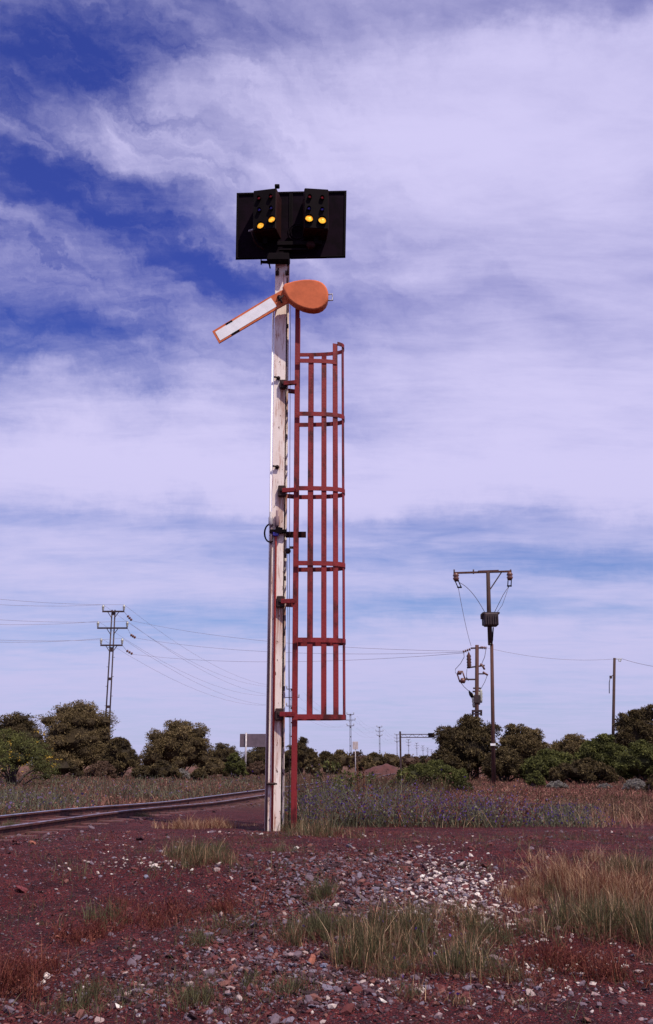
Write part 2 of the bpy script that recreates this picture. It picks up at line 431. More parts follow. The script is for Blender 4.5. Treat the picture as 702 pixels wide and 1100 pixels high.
zh = P(362, 368.5, D0-HB*.8).z
ring('hoop', zh, -.38, 1, h=.062, par=cage)
def strap(t, zl, zh_, w=.080):
    x, y = cage_pt(t); x0, y0 = cage_pt(t-.01); x1, y1 = cage_pt(min(t+.01, .999))
    d = Vector((x1-x0, y1-y0, 0)).normalized()
    if abs(t) < .02: d = Vector((0, 1, 0))
    R = Matrix((d, Vector((0, 0, 1)).cross(d), Vector((0, 0, 1)))).transposed()
    nrm = R.col[1]; c = Vector((x, y, 0)); cen = Vector((LX+AW*.4, D0, 0))
    if nrm.dot(c-cen) < 0: nrm = -nrm
    c = c - nrm*.006
    m = MB(); m.box((c.x, c.y, (zl+zh_)/2), (w, .009, zh_-zl), R, .002); m.build('strap', 'red_steel', cage)
def t_for(frac):                          # parameter whose x lies at that fraction of the cage's reach
    lo, hi = 0, 1
    for _ in range(40):
        m = (lo+hi)/2
        if math.sin(m*math.pi/2)**.8 < frac: lo = m
        else: hi = m
    return 1-lo
for fr, top in ((.295, ztp+.02), (.575, ztp+.02), (.815, zh), (.985, zh-.0)):
    t = t_for(fr)
    strap(-t, zlo, top); strap(t, zlo, zh)
# brackets from post to ladder
for i, y in enumerate((416, 530, 648, 768)):
    z = P(310, y, D0).z
    m = MB(); m.bar((BX+.06, D0+.13, z), (LX, D0+.2, z), .05, .06); m.build('bracket', 'red_steel', SIG)
    m = MB(); m.bar((BX+.06, D0-.16, z), (LX, D0-.21, z), .05, .065, bev=.003)
    br = m.build('bracket', 'red_steel', SIG)
    m = MB(); m.box((BX+.05, D0-.13, z), (.12, .07, .17 if i else .14), None, .012); m.box((BX+.05, D0-.17, z+.01), (.05, .03, .05), None, .006); m.build('clamp_plate', 'rust', br)

# semaphore arm
DA = D0-.33
def A(px, py, D=DA): return P(px, py, D)
def outline(pts, D=DA): return [A(x, y, D) for x, y in pts]
m = MB(); m.prism(outline([(228.2, 355.6), (235.5, 368.4), (298, 331.5), (313, 323), (310, 306), (304.3, 310.8), (288, 319.6)]), (0, .03, 0))
arm = m.build('semaphore_arm', 'orange', SIG)
m = MB(); m.prism(outline([(231.3, 356.4), (236.7, 365.6), (297.6, 328.8), (291.2, 319.6)], DA-.004), (0, .006, 0)); m.build('white_panel', 'armwhite', arm)
m = MB(); m.prism(outline([(242.4, 347.4), (243.2, 349.2), (250.0, 345.2), (249.2, 343.6)], DA-.006), (0, .008, 0)); m.build('black_mark', 'black', arm)
m = MB(); m.prism(outline([(248.6, 358.4), (249.6, 360.2), (258, 355.3), (257, 353.5)], DA-.006), (0, .008, 0)); m.build('black_mark', 'black', arm)
# teardrop housing: front pan with a rounded rim
TD = [(303.6, 308), (306, 304.2), (315.7, 301.4), (321.5, 300.3), (327, 299.7), (333, 299.6), (338.5, 300.1), (342.8, 301.2), (346.4, 303), (349.4, 305.8), (351.7, 309.6), (352.8, 313.5), (353, 317.6), (352.2, 322.2), (350.3, 326.2), (347, 329.6), (343, 331.6), (337.5, 332.6), (331.6, 332), (325.5, 330.4), (320, 328), (315, 325.2), (309.4, 320.5), (306, 314)]
cx_, cy_ = 331, 316
def shr(k, D): return [P(cx_+(x-cx_)*k, cy_+(y-cy_)*k, D) for x, y in TD]
m = MB(); bm = m.bm; rings = []
DF = DA-.10
def world_scaled(k, D):                   # same outline in metres, at another distance
    ref = P(cx_, cy_, DF)
    return [ref + (P(x, y, DF)-ref)*k + Vector((0, D-DF, 0)) for x, y in TD]
for k, D in ((.90, DF-.004), (.965, DF), (1.0, DF+.018), (1.0, DF+.15), (.97, DF+.165)):
    rings.append([bm.verts.new(p) for p in world_scaled(k, D)])
n = len(TD)
for i in range(len(rings)-1):
    for q in range(n):
        f = bm.faces.new((rings[i][q], rings[i][(q+1) % n], rings[i+1][(q+1) % n], rings[i+1][q])); f.smooth = i in (0, 1)
bm.faces.new(rings[0]); bm.faces.new(rings[-1])
sp_ = m.build('spectacle_housing', 'orange', SIG)
m = MB(); q = lambda x, y: P(x, y, DF+.05)
m.tube([q(352, 316.5), q(357.2, 315.6), q(357.6, 322.4), q(352, 322.6)], .012, 6); m.build('handle', 'galv', sp_)
m = MB(); m.tube([A(300, 319, DA-.03), A(300, 319, D0-.08)], .035, 10); m.tube([A(300.5, 318, DA-.05), A(303, 325, DA-.05)], .018, 6); m.tube([A(299, 323, DA-.06), A(305, 317, DA-.06)], .014, 6); m.build('arm_pivot', 'rust', SIG)

# light head
DH = D0-.10
def board(name, corners):
    m = MB(); m.prism([P(x, y, DH) for x, y in corners], (0, .012, 0)); o = m.build(name, 'board', SIG)
    r = MB(); cs = [P(x, y, DH-.010) for x, y in corners]; cen = sum(cs, Vector())/4
    cs = [c + (cen-c).normalized()*.035 for c in cs]
    for i in range(4): r.bar(cs[i], cs[(i+1) % 4], .024, .016)
    r.build('board_edge', 'black', o); return o
bl = board('backboard', [(254.4, 206.9), (313.2, 205.4), (312.9, 277.4), (253.3, 278.6)])
brd = board('backboard', [(312.6, 205.4), (372.6, 204.4), (371.4, 276.6), (312.2, 277.9)])
def unit(x0, x1, y0, y1, yaw, lenses, depth=.34, side='darkred'):
    DU = DH-depth
    c = P((x0+x1)/2, (y0+y1)/2, DU); w = (P(x1, y0, DU)-P(x0, y0, DU)).length; h = P(x0, y0, DU).z-P(x0, y1, DU).z
    R = Matrix.Rotation(math.radians(yaw), 3, 'Z')
    ctr = c + R @ Vector((0, depth/2, 0))
    m = MB(); m.box(ctr, (w, depth, h), R, .012)
    u = m.build('light_unit', 'darkred', SIG)
    m = MB(); m.box(c + R @ Vector((0, -.008, 0)), (w*.96, .012, h*.96), R, .004); m.build('front_plate', 'black', u)
    for (x, y, r, mt) in lenses:
        p = P(x, y, DU-.02); l = c + R @ Vector((((R.inverted() @ (p-c)).x), -.018, p.z-c.z))
        ax = R @ Vector((0, -1, 0))
        m = MB(); m.lathe(l, [(r, 0), (r*.92, .008), (r*.6, .018), (r*.02, .022)], 20, axis=ax)
        ln = m.build('lens', mt, u)
        m = MB(); m.lathe(l, [(r*1.18, -.01), (r*1.18, .035), (r*1.06, .035), (r*1.06, -.008)], 20, axis=ax); m.build('bezel', 'black', ln)
        # hood: half tube over the lens
        hb = MB(); ux = R @ Vector((1, 0, 0)); nseg = 10; rows = []
        for k in range(nseg+1):
            a = math.pi*(k/nseg); dr = ux*math.cos(a)*r*1.25 + Vector((0, 0, 1))*math.sin(a)*r*1.25
            L_ = .02+.022*math.sin(a)
            rows.append([hb.bm.verts.new(l+dr), hb.bm.verts.new(l+dr+ax*L_), hb.bm.verts.new(l+dr*.92+ax*L_), hb.bm.verts.new(l+dr*.92)])
        for k in range(nseg):
            for q_ in range(4): hb.bm.faces.new((rows[k][q_], rows[k][(q_+1) % 4], rows[k+1][(q_+1) % 4], rows[k+1][q_]))
        hb.bm.faces.new(rows[0]); hb.bm.faces.new(rows[-1][::-1])
        hb.build('hood', 'black', ln)
    return u
RY, RR = .056, .030
unit(271.6, 297.2, 202.8, 247, -12, [(278.2, 212.4, RR, 'lens_red'), (291.6, 212, RR, 'lens_red'), (278.7, 225, RR, 'lens_blue'), (292, 224.6, RR, 'lens_blue'), (280, 242.2, RY, 'lens_yellow'), (292.8, 237, RY, 'lens_yellow')])
unit(327.2, 353.2, 202.0, 246, 6, [(332.8, 212, RR, 'lens_red'), (346.4, 212.2, RR, 'lens_red'), (332, 224.6, RR, 'lens_blue'), (346.4, 224.8, RR, 'lens_blue'), (332.2, 235.4, RY+.006, 'lens_yellow'), (346.4, 236.6, RY+.006, 'lens_yellow')])
m = MB(); p = P(298, 200, DH-.2); m.box(p, (.08, .08, .05), None, .01); m.tube([p, p+Vector((0, 0, .03))], .02, 8); m.build('cap_bolt', 'black', SIG)
m = MB(); pts = []
for k in range(25):
    a = 2*math.pi*k/24*1.0; pts.append(P(320, 250, DH-.08)+Vector((math.cos(a)*.155, -.01*k/24, math.sin(a)*.155)))
m.tube(pts, .018, 6)
pts = [P(320, 250, DH-.08)+Vector((math.cos(a/10)*.115, -.02, math.sin(a/10)*.115)) for a in range(0, 60, 3)]
m.tube(pts, .016, 6); m.build('cable_coil', 'board', SIG)
m = MB(); m.bar(P(298, 262, DH-.1), P(346, 261, DH-.1), .06, .07, bev=.006); m.bar(P(300, 268, DH-.08), P(332, 268, DH-.08), .05, .03)
for x in (285, 340): m.bar(P(x, 262, DH-.12), P(x, 244, DH-.12), .07, .05)
m.build('mounting_frame', 'black', SIG)
m = MB(); m.tube([P(270, 246, DH-.15), P(271.4, 252, DH-.2), P(273, 258, DH-.2), P(277, 264, DH-.15), P(284, 268, DH-.1)], .014, 6); m.build('flex_cable', 'darkred', SIG)
m = MB(); m.tube([P(268, 248, DH-.1), P(272.5, 246.6, DH-.2)], .02, 6); m.build('wing_nut', 'galv', SIG)
m = MB(); m.lathe(P(334, 263, DH-.15), [(.06, -.02), (.075, 0), (.06, .03), (.01, .045)], 14, axis=(0, -1, 0)); m.build('gland_cap', 'darkred', SIG)
m = MB(); a = P(299, 277.5, D0-.22); m.box(a, (.36, .16, .13), None, .012); m.build('terminal_box', 'black', SIG)
m = MB(); m.tube([P(291, 281.5, D0-.22), P(281, 281.3, D0-.22)], .026, 8); m.tube([P(281.3, 281.3, D0-.22), P(280.2, 281.3, D0-.22)], .045, 8); m.tube([P(289, 282, D0-.22), P(290.4, 288, D0-.22)], .012, 5); m.build('cable_stub', 'black', SIG)
m = MB(); m.tube([P(306, 283, D0), P(306, 262, D0)], .09, 12); m.build('post_cap', 'darksteel', SIG)

# ------------------------------------------------------------------ railway track
GAUGE = 1.30
def track_c(D): return Vector((-4.55 + (D-14)*.132 - .000*D, D, 0))
# measured from two ground points of the photograph
zr = .16
def rail_at(px, py):
    d = ray(px, py); t = (tz(-4, 15)+zr-EYE)/d.z; return Vector((d.x*t, d.y*t, 0))
n0, n1 = Vector((TX, TY, 0)), Vector((_bx, _by, 0))
dv = (n1-n0).normalized(); nv = Vector((-dv.y, dv.x, 0))
TRK = empty('railway_track', (n0.x, n0.y, tz(n0.x, n0.y)), 'narrow railway track with shiny-topped rusty rails crossing the left side', 'railway track')
def path(s, off):
    q = n0 + dv*s + nv*off; q.x -= 0.00002*max(s-30, 0)**2*3
    return q
ss = [-16+1.5*i for i in range(60)] + [75+8*i for i in range(30)]
def rz(q): return float(.70-.10*sstep(17, 26, q.y)) if q.y < 75 else tz(q.x, q.y)
for off in (0, GAUGE):
    rows_top, body = [], MB()
    prof = [(-.065, -.03), (-.065, .0), (-.012, .02), (-.012, .10), (-.034, .115), (-.034, .140), (.034, .140), (.034, .115), (.012, .10), (.012, .02), (.065, .0), (.065, -.03)]
    prev = None
    for s in ss:
        q = path(s, off); z0 = rz(path(s, GAUGE/2)) - .022
        cur = [body.bm.verts.new(Vector((q.x, q.y, z0)) + nv*a + Vector((0, 0, h))) for a, h in prof]
        if prev:
            for k in range(len(prof)-1): body.bm.faces.new((prev[k], prev[k+1], cur[k+1], cur[k]))
        prev = cur
    rail = body.build('rail', 'rail_side', TRK)
    m = MB(); prev = None
    for s in ss:
        q = path(s, off); z0 = rz(path(s, GAUGE/2)) - .022
        cur = [m.bm.verts.new(Vector((q.x, q.y, z0)) + nv*a + Vector((0, 0, h))) for a, h in ((-.032, .138), (-.026, .146), (.026, .146), (.032, .138))]
        if prev:
            for k in range(3): m.bm.faces.new((prev[k], prev[k+1], cur[k+1], cur[k]))
        prev = cur
    m.build('running_surface', 'rail_top' if off else 'rail_top_dull', rail)
for i in range(70):
    s = -8+.68*i; q = path(s, GAUGE/2)
    if q.y > 42: break
    m = MB(); z0 = rz(q)
    wob = random.uniform(-.02, .02)
    m.bar(Vector((q.x, q.y, z0-.055+wob*.3)) - nv*1.05 + dv*wob, Vector((q.x, q.y, z0-.055)) + nv*1.05, .22, .13, bev=.012); m.build('sleeper', 'sleeper', TRK)

# ------------------------------------------------------------------ three-crossarm poles of the line
def line_pole():
    h = 17.6
    e = empty('power_pole', (0, 0, 0), 'x', 'power pole', 'three-crossarm power poles of the line receding to the horizon')
    for s in (-1, 1):
        m = MB(); m.tube([(s*.24, 0, -.5), (s*.165, 0, h)], .085, 6, r1=.075); m.build('leg_post', 'darksteel', e)
    for z in (1.5, 4.5, 7.0, 10, 13.2, h-.35): MB().box((0, 0, z), (.5-.012*z, .14, .5 if z > 12 else .3)).build('spacer', 'darksteel', e)
    for k in range(9):
        z = 5+k*1.05; s = 1 if k % 2 else -1; MB().tube([(s*.2, 0, z), (s*.42, 0, z)], .025, 4).build('climbing_peg', 'darksteel', e)
    for z, w in ((17.4, 1.22), (15.55, 1.68), (13.65, 1.22)):
        m = MB(); m.box((0, -.1, z), (2*w, .14, .17))
        for s in (-1, 1): m.bar((s*.16, -.1, z-.72), (s*.62, -.1, z-.05), .07, .07)
        ca = m.build('crossarm', 'darksteel', e)
        for s in (-1, 1):
            m = MB(); x = s*(w-.06); m.lathe((x, -.1, z+.08), [(.04, 0), (.09, .1), (.13, .16), (.09, .22), (.15, .28), (.10, .36), (.17, .42), (.13, .52), (.08, .62), (.06, .68)], 8); m.build('insulator', 'porcelain', ca)
    return e
pole = line_pole()
kids = kids_map()
spots = [(-23.7+15.9*i, 108+115*i) for i in range(10)]
plabels = ['nearest three-crossarm power pole, rising behind the rounded trees left of the signal post',
 'second pole of the receding line, seen between the signal post and its red ladder foot',
 'third pole of the receding line, just right of the ladder cage bottom',
 'fourth pole of the receding line, between the small square sign and the gantry',
 'fifth pole of the receding line, just left of the gantry upright',
 'sixth pole of the receding line, first one seen under the gantry beam',
 'seventh pole of the receding line, under the middle of the gantry beam',
 'eighth pole of the receding line, under the gantry beam left of its box',
 'ninth pole of the receding line, below the box on the gantry beam',
 'tenth and farthest tiny pole of the receding line, beside the right-hand trees']
poles = []
for i, (x, y) in enumerate(spots):
    o = pole if i == 0 else copy_tree(pole, kids)
    o.location = (x, y, tz(x, y)); o['label'] = plabels[i]; poles.append(Vector(o.location))
def sag(p0, p1, s, n=14):
    p0, p1 = Vector(p0), Vector(p1)
    return [p0.lerp(p1, k/n) - Vector((0, 0, 4*s*(k/n)*(1-k/n))) for k in range(n+1)]
ins = [(17.4, 1.16, 'top'), (15.55, 1.62, 'middle'), (13.65, 1.16, 'bottom')]
for z, w, nm in ins:
    for s in (-1, 1):
        off = Vector((s*w, -.1, z+.76)); m = MB()
        yleft = {('top', 1): 629, ('top', -1): 637, ('middle', 1): 653, ('middle', -1): 660, ('bottom', 1): 676, ('bottom', -1): 679}[(nm, s)]
        end = P(-60, yleft-9, 82)
        end = (poles[0]+off) + (end-(poles[0]+off))*2.2; m.tube(sag(end, poles[0]+off, 1.4), .014, 4)
        for i in range(len(poles)-1):
            m.tube(sag(poles[i]+off, poles[i+1]+off, 3.0)[0 if i == 0 else 1:], .014, 4)
        o = m.build('overhead_wire', 'conductor', origin=poles[0]+off)
        tag(o, f"long overhead wire on the {'left' if s < 0 else 'right'} end of the pole line's {nm} crossarms", 'wire', 'wires of the receding pole line')

# ------------------------------------------------------------------ equipment pole (x 513), T pole with transformer (x 529), single pole (x 660)
DE = 66
eb = GD(512.4, DE)
E = empty('equipment_pole', eb, 'dark power pole carrying switchgear, fuses and bushings above the right-hand trees', 'power pole')
Q = lambda x, y, d=DE: P(x, y, d)
m = MB(); m.tube([eb-Vector((0, 0, .5)), Q(512.6, 769), Q(512.8, 693)], .15, 8, r1=.125); m.build('pole', 'timber_red', E)
def strain(p0, p1, parent, n=4, r=.11, name='strain_insulator', mt='brownporc'):
    p0, p1 = Vector(p0), Vector(p1); d = p1-p0; L_ = d.length; prof = [(.02, 0)]
    for k in range(n):
        a = (k+.3)/n*L_; prof += [(.03, a-.02*L_), (r, a+.02), (r*.9, a+.06), (.03, a+.09)]
    prof.append((.02, L_)); m = MB(); m.lathe(p0, prof, 8, axis=d); return m.build(name, mt, parent)
m = MB(); m.bar(Q(506, 696.5), Q(519, 696), .12, .1); m.build('crossarm', 'darksteel', E)
strain(Q(506, 697.4), Q(497.5, 700.5), E); strain(Q(516, 695.5), Q(523, 696.2), E)
m = MB(); m.lathe(Q(504.4, 716.5), [(.05, -.1), (.16, 0), (.12, .05), (.17, .12), (.12, .2), (.17, .3), (.12, .4), (.17, .5), (.12, .6), (.16, .72), (.08, .85), (.04, .98)], 10); m.build('surge_arrester', 'timber_red', E)
m = MB(); m.bar(Q(502, 717.5), Q(521, 715), .1, .1); m.bar(Q(512, 724), Q(521.5, 724), .08, .08); m.bar(Q(500, 730), Q(512, 730), .12, .1); m.bar(Q(501, 728), Q(504, 731), .08, .08); m.build('bracket_arms', 'darksteel', E)
for (x0, y0, x1, y1) in ((518, 714, 521, 719.5), (519, 722, 524.5, 725.5), (516.5, 716, 517.5, 713)):
    m = MB(); m.tube([Q(x0, y0), Q(x1, y1)], .07, 6); m.build('bushing', 'brownporc', E)
m = MB()
for a_, b_ in (((491.5, 724), (497, 721)), ((497, 721), (500, 730)), ((500, 730), (494.5, 733)), ((494.5, 733), (491.5, 724))): m.tube([Q(*a_), Q(*b_)], .05, 5)
m.lathe(Q(494, 723), [(.1, -.12), (.17, 0), (.1, .14)], 8); m.lathe(Q(497.6, 731.5), [(.12, -.16), (.2, 0), (.12, .18)], 8)
m.build('fuse_cutout', 'brownporc', E)
m = MB(); m.tube([Q(507.3, 747.3), Q(504.2, 742)], .04, 6); m.lathe(Q(507, 747), [(.03, -.3), (.11, -.15), (.14, 0), (.12, .12), (.05, .3)], 8, axis=(-.5, 0, .8)); m.build('cable_bushing', 'black', E)
for x, y in ((509, 752), (514.8, 749), (517, 747)):
    m = MB(); m.lathe(Q(x, y), [(.06, -.5), (.10, -.3), (.08, -.2), (.12, -.1), (.09, 0), (.13, .1), (.09, .2), (.11, .3), (.04, .4)], 8); m.build('pin_insulator', 'porcelain', E)
m = MB(); m.bar(Q(507.5, 764), Q(518, 764), .35, .14); m.bar(Q(508.5, 767), Q(517.3, 767), .3, .1)
for x in (508.2, 517.3): m.bar(Q(x, 763), Q(x, 769), .12, .12)
m.build('platform', 'darksteel', E)
m = MB(); m.box(Q(512.7, 751), (.42, .35, .5)); m.box(Q(512.7, 739.5), (.5, .15, .1)); m.box(Q(513, 743), (.6, .15, .1)); m.build('clamp_bands', 'darksteel', E)
m = MB(); m.tube([Q(498.5, 701), Q(499, 706), Q(495, 713), Q(489.5, 719), Q(489.6, 723), Q(492, 724.5)], .018, 4); m.tube([Q(495, 733), Q(499, 738), Q(504.5, 743)], .018, 4); m.tube([Q(508, 749), Q(511, 756), Q(512, 763)], .018, 4); m.tube([Q(522.5, 697), Q(521, 706), Q(517.5, 714)], .018, 4); m.tube([Q(524, 725), Q(521, 733), Q(516, 742)], .016, 4); m.tube([Q(502, 719), Q(501.5, 725), Q(502, 729)], .016, 4)
m.build('jumper_wires', 'wire', E)

DT = 50
tb = GD(530.6, DT)
Tt = empty('transformer_pole', tb, 'tall T-shaped pole with one long crossarm and a transformer box, standing before the right-hand trees', 'power pole')
Q = lambda x, y, d=DT: P(x, y, d)
m = MB(); m.tube([tb-Vector((0, 0, .5)), Q(528.6, 692)], .105, 8, r1=.085); m.build('lower_pole', 'timber_red', Tt)
m = MB(); m.tube([Q(527.2, 693), Q(525.6, 655), Q(524.6, 614)], .125, 8, r1=.10); m.build('upper_pole', 'timber', Tt)
m = MB(); m.bar(Q(487.6, 615.6), Q(549.8, 613.8), .12, .09); m.bar(Q(514, 614.4), Q(536, 613.6), .14, .12)
ca = m.build('crossarm', 'timber_red', Tt)
m = MB(); m.bar(Q(539, 615), Q(527, 633), .06, .06); m.build('brace', 'darksteel', Tt)
for x in (488.3, 509, 549): m = MB(); m.tube([Q(x, 616.5), Q(x, 611.8)], .04, 5); m.build('pin', 'darksteel', ca)
for pts, mt in (([(489, 616), (490.2, 620)], 'brownporc'), ([(547.3, 615), (548, 619)], 'brownporc')):
    p = Q(*pts[1]); m = MB(); m.lathe(p, [(.05, -.22), (.13, -.16), (.17, -.05), (.11, 0), (.17, .06), (.13, .16), (.05, .24)], 9); m.build('insulator', mt, ca)
for (x0, y0, x1, y1) in ((491, 624, 494, 631), (548, 622, 547.6, 629.5)):
    a_, b_ = Q(x0, y0), Q(x1, y1); m = MB(); o_ = Vector((.085, 0, 0)); m.tube([a_-o_, b_-o_], .028, 5); m.tube([a_+o_, b_+o_], .028, 5); m.bar(a_-o_*1.4, a_+o_*1.4, .07, .07); m.bar(b_-o_*1.4, b_+o_*1.4, .07, .07); m.build('drop_fuse', 'black', Tt)
m = MB(); c = Q(527, 666.5); m.box(c+Vector((0, -.15, 0)), (.72, .6, .66), None, .06); m.box(Q(527, 659.4), (.86, .7, .08)); m.box(Q(518.2, 662.5), (.14, .2, .24)); 
for k in range(6): m.box(c+Vector((-.3+.12*k, -.47, -.03)), (.03, .08, .46))
m.tube([Q(518.4, 665), Q(518.8, 672), Q(521, 672.5)], .03, 5); m.build('transformer', 'darksteel', Tt)
m = MB(); m.tube([Q(530.2, 674), Q(529.4, 688), Q(528.4, 692)], .035, 5); m.build('cable', 'black', Tt)
m = MB(); m.box(Q(530, 800, DT-.14), (.26, .03, .11)); m.build('number_plate', 'armwhite', Tt)
m = MB(); m.tube(sag(Q(494.2, 626), Q(521.5, 658.5), -.25, 8), .014, 4); m.tube([Q(547.5, 629), Q(541, 639), Q(531.5, 658)], .014, 4); m.tube([Q(547.5, 629), Q(540, 650), Q(533, 660)], .010, 4); m.build('jumper_wires', 'wire', Tt)
m = MB(); m.tube(sag(Q(492.5, 630), P(506.5, 694, DE), .3), .012, 4); tag(m.build('overhead_wire', 'conductor', origin=Q(492.5, 630)), 'thin wire dropping from the T-shaped pole to the switchgear pole', 'wire')

DS = 70
sb = GD(657.6, DS)
Sg = empty('power_pole', sb, 'plain single dark timber pole with one short side fitting, standing at the far right', 'power pole')
Q = lambda x, y, d=DS: P(x, y, d)
m = MB(); m.tube([sb-Vector((0, 0, .5)), Q(660.6, 707)], .12, 8, r1=.095); m.build('pole', 'timber', Sg)
m = MB(); m.tube([Q(661, 708), Q(668, 708)], .03, 5); m.tube([Q(665, 708), Q(665.3, 710.5), Q(667, 710.8), Q(668, 707.5)], .035, 5); m.build('hook_insulator', 'porcelain', Sg)
m = MB(); m.box(Q(656.6, 727.5), (.16, .1, .2)); m.tube([Q(659.5, 725), Q(656, 728), Q(655, 733), Q(655, 745)], .03, 5); m.build('side_fitting', 'darksteel', Sg)
# wires to the right and the branch from the first line pole
m = MB(); m.tube(sag(P(523.5, 696, DE), Q(660.6, 708), .35), .010, 4); m.tube(sag(Q(668, 707.6), P(760, 718, 64), .3), .014, 4)
tag(m.build('overhead_wire', 'conductor', origin=P(523.5, 696, DE)), 'single wire running from switchgear pole to the plain pole at far right', 'wire')
bs = [((137, 661.5), (142, 667), 'upper'), ((140.5, 682), (146, 685.5), 'middle'), ((136, 699), (143, 703), 'lower')]
off0 = poles[0]; ORG[pole.name] = poles[0].copy()
for (a_, b_, nm), yE in zip(bs, (699.6, 700.6, 701.6)):
    p0, p1 = P(*a_, 107.6), P(*b_, 107)
    zz = {'upper': 17.4, 'middle': 15.55, 'lower': 13.65}[nm]; arm_end = off0+Vector(({'upper': 1.2, 'middle': 1.66, 'lower': 1.2}[nm], -.1, zz))
    strain(p0, p1, pole, 3, .16)
    m = MB(); m.tube([arm_end, p0], .02, 4); m.build('stay_link', 'wire', pole)
    m = MB(); m.tube(sag(p1, P(498, yE, DE), .7), .012, 4)
    tag(m.build('overhead_wire', 'conductor', origin=p1), f"{nm} branch wire from the near three-crossarm pole across to the switchgear pole", 'wire', 'branch wires between the two sides')

# ------------------------------------------------------------------ signs and gantry
D = 80; g0 = GD(265, D); g1 = P(297, 832, D); g1.z = tz(g1.x, D)
sg = empty('trackside_board', g0, 'wide mauve-grey board on a pale post, seen left of the signal post behind the track', 'sign')
m = MB(); a_, b_ = P(258, 788.5, D), P(300, 802.5, D); m.box(((a_+b_)/2), (b_.x-a_.x, .05, a_.z-b_.z)); 
bo = m.build('board', 'signback', sg)
m = MB()
for f in (.0, .96): m.box(Vector(((a_.x+b_.x)/2, D+.05, a_.z-.03+(b_.z-a_.z)*f)), (b_.x-a_.x, .05, .06))
m.build('board_frame', 'rust', bo)
for x in (264.6, 297):
    q = P(x, 788, D-.1); m = MB(); m.tube([(q.x, D-.1, tz(q.x, D)-.3), (q.x, D-.1, q.z+.05)], .075, 8); m.build('leg', 'galv', sg)
D = 60; g0 = GD(382, D)
sg = empty('small_sign', g0, 'small pale square sign on a thin post, right of the cage bottom', 'sign')
a_, b_ = P(379, 796.8, D), P(385, 805.2, D); m = MB(); m.box((a_+b_)/2, (b_.x-a_.x, .02, a_.z-b_.z), None, .004); m.build('plate', 'paleplate', sg)
m = MB(); q = P(382, 800, D); m.tube([(q.x, D+.04, g0.z-.3), (q.x, D+.04, a_.z)], .028, 6); m.build('post', 'galv', sg)
D = 200; q0 = GD(430.4, D)
gt = empty('signal_gantry', q0, 'distant dark gantry with a lattice beam and a black box reaching over the line', 'gantry')
m = MB(); q = P(430.2, 787.5, D); m.box((q.x, D, (q.z+q0.z)/2), (.35, .3, q.z-q0.z+.6)); m.build('upright', 'darksteel', gt)
m = MB(); r_ = P(471, 792, D); q2 = GD(474, D); m.box((q2.x, D, (r_.z+q2.z)/2), (.3, .3, r_.z-q2.z)); m.build('upright', 'darksteel', gt)
m = MB(); t0, t1 = P(430, 789, D), P(474, 789, D); u0, u1 = P(430, 792.3, D), P(474, 792.3, D)
m.bar(t0, t1, .2, .16); m.bar(u0, u1, .2, .16)
for k in range(10):
    f = k/10; m.bar((t0 if k % 2 else u0).lerp(t1 if k % 2 else u1, f), (u0 if k % 2 else t0).lerp(u1 if k % 2 else t1, f+.1), .06, .06)
m.build('beam', 'darksteel', gt)
m = MB(); a_, b_ = P(460.3, 787.6, D-.3), P(467, 791.8, D-.3); m.box((a_+b_)/2, (b_.x-a_.x, .4, a_.z-b_.z)); m.build('signal_box', 'black', gt)

# ------------------------------------------------------------------ foliage
def ico(sub):
    b_ = bmesh.new(); bmesh.ops.create_icosphere(b_, subdivisions=sub, radius=1); V = np.array([v.co[:] for v in b_.verts]); T = np.array([[v.index for v in f.verts] for f in b_.faces]); b_.free(); return V, T
I1 = ico(1); I2 = ico(2)
rs = np.random.RandomState(11)
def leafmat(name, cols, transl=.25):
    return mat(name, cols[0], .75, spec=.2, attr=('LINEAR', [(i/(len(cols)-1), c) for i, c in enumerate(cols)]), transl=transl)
LM = {
 'olive': leafmat('olive_foliage', [(.028, .018, .010), (.125, .090, .040), (.26, .19, .095)]),
 'green': leafmat('green_foliage', [(.026, .025, .010), (.080, .085, .024), (.165, .165, .048)]),
 'dark': leafmat('dark_foliage', [(.018, .012, .008), (.072, .052, .023), (.17, .125, .055)]),
 'grey': leafmat('grey_foliage', [(.13, .12, .11), (.22, .20, .18), (.32, .29, .27)]),
 'brush': leafmat('brown_foliage', [(.06, .035, .028), (.11, .065, .042), (.17, .11, .07)]),
}
def leaves(cen, rad, n, size, up=.35, rs=rs):
    """random leaf quads in the outer shell of the lobes; cen (k,3), rad (k,3)"""
    k = len(cen); w = rad[:, 0]*rad[:, 2]; w = w/w.sum(); idx = rs.choice(k, n, p=w)
    d = rs.normal(size=(n, 3)); d[:, 2] += up; d /= np.linalg.norm(d, axis=1)[:, None]
    r = rs.uniform(.40, 1.08, n)**.7 * (1+.09*rs.normal(size=n))
    p = cen[idx] + d*rad[idx]*r[:, None]
    a = rs.normal(size=(n, 3)); a /= np.linalg.norm(a, axis=1)[:, None]
    a = a*.8 + d*.5
    bb = np.cross(a, rs.normal(size=(n, 3))); bb /= np.linalg.norm(bb, axis=1)[:, None]
    s = size*rs.uniform(.5, 1.3, n)[:, None]
    a = a*s; bb = bb*s*.42
    V = np.stack([p-a*.5, p+bb*.5, p+a*.6, p-bb*.5], 1).reshape(-1, 3)
    i = np.arange(n)*4
    T = np.concatenate([np.stack([i, i+1, i+2], 1), np.stack([i, i+2, i+3], 1)])
    tint = (rs.uniform(0, 1, k))[idx]*.55 + rs.uniform(0, 1, n)*.45
    return V, T, np.repeat(tint, 4)
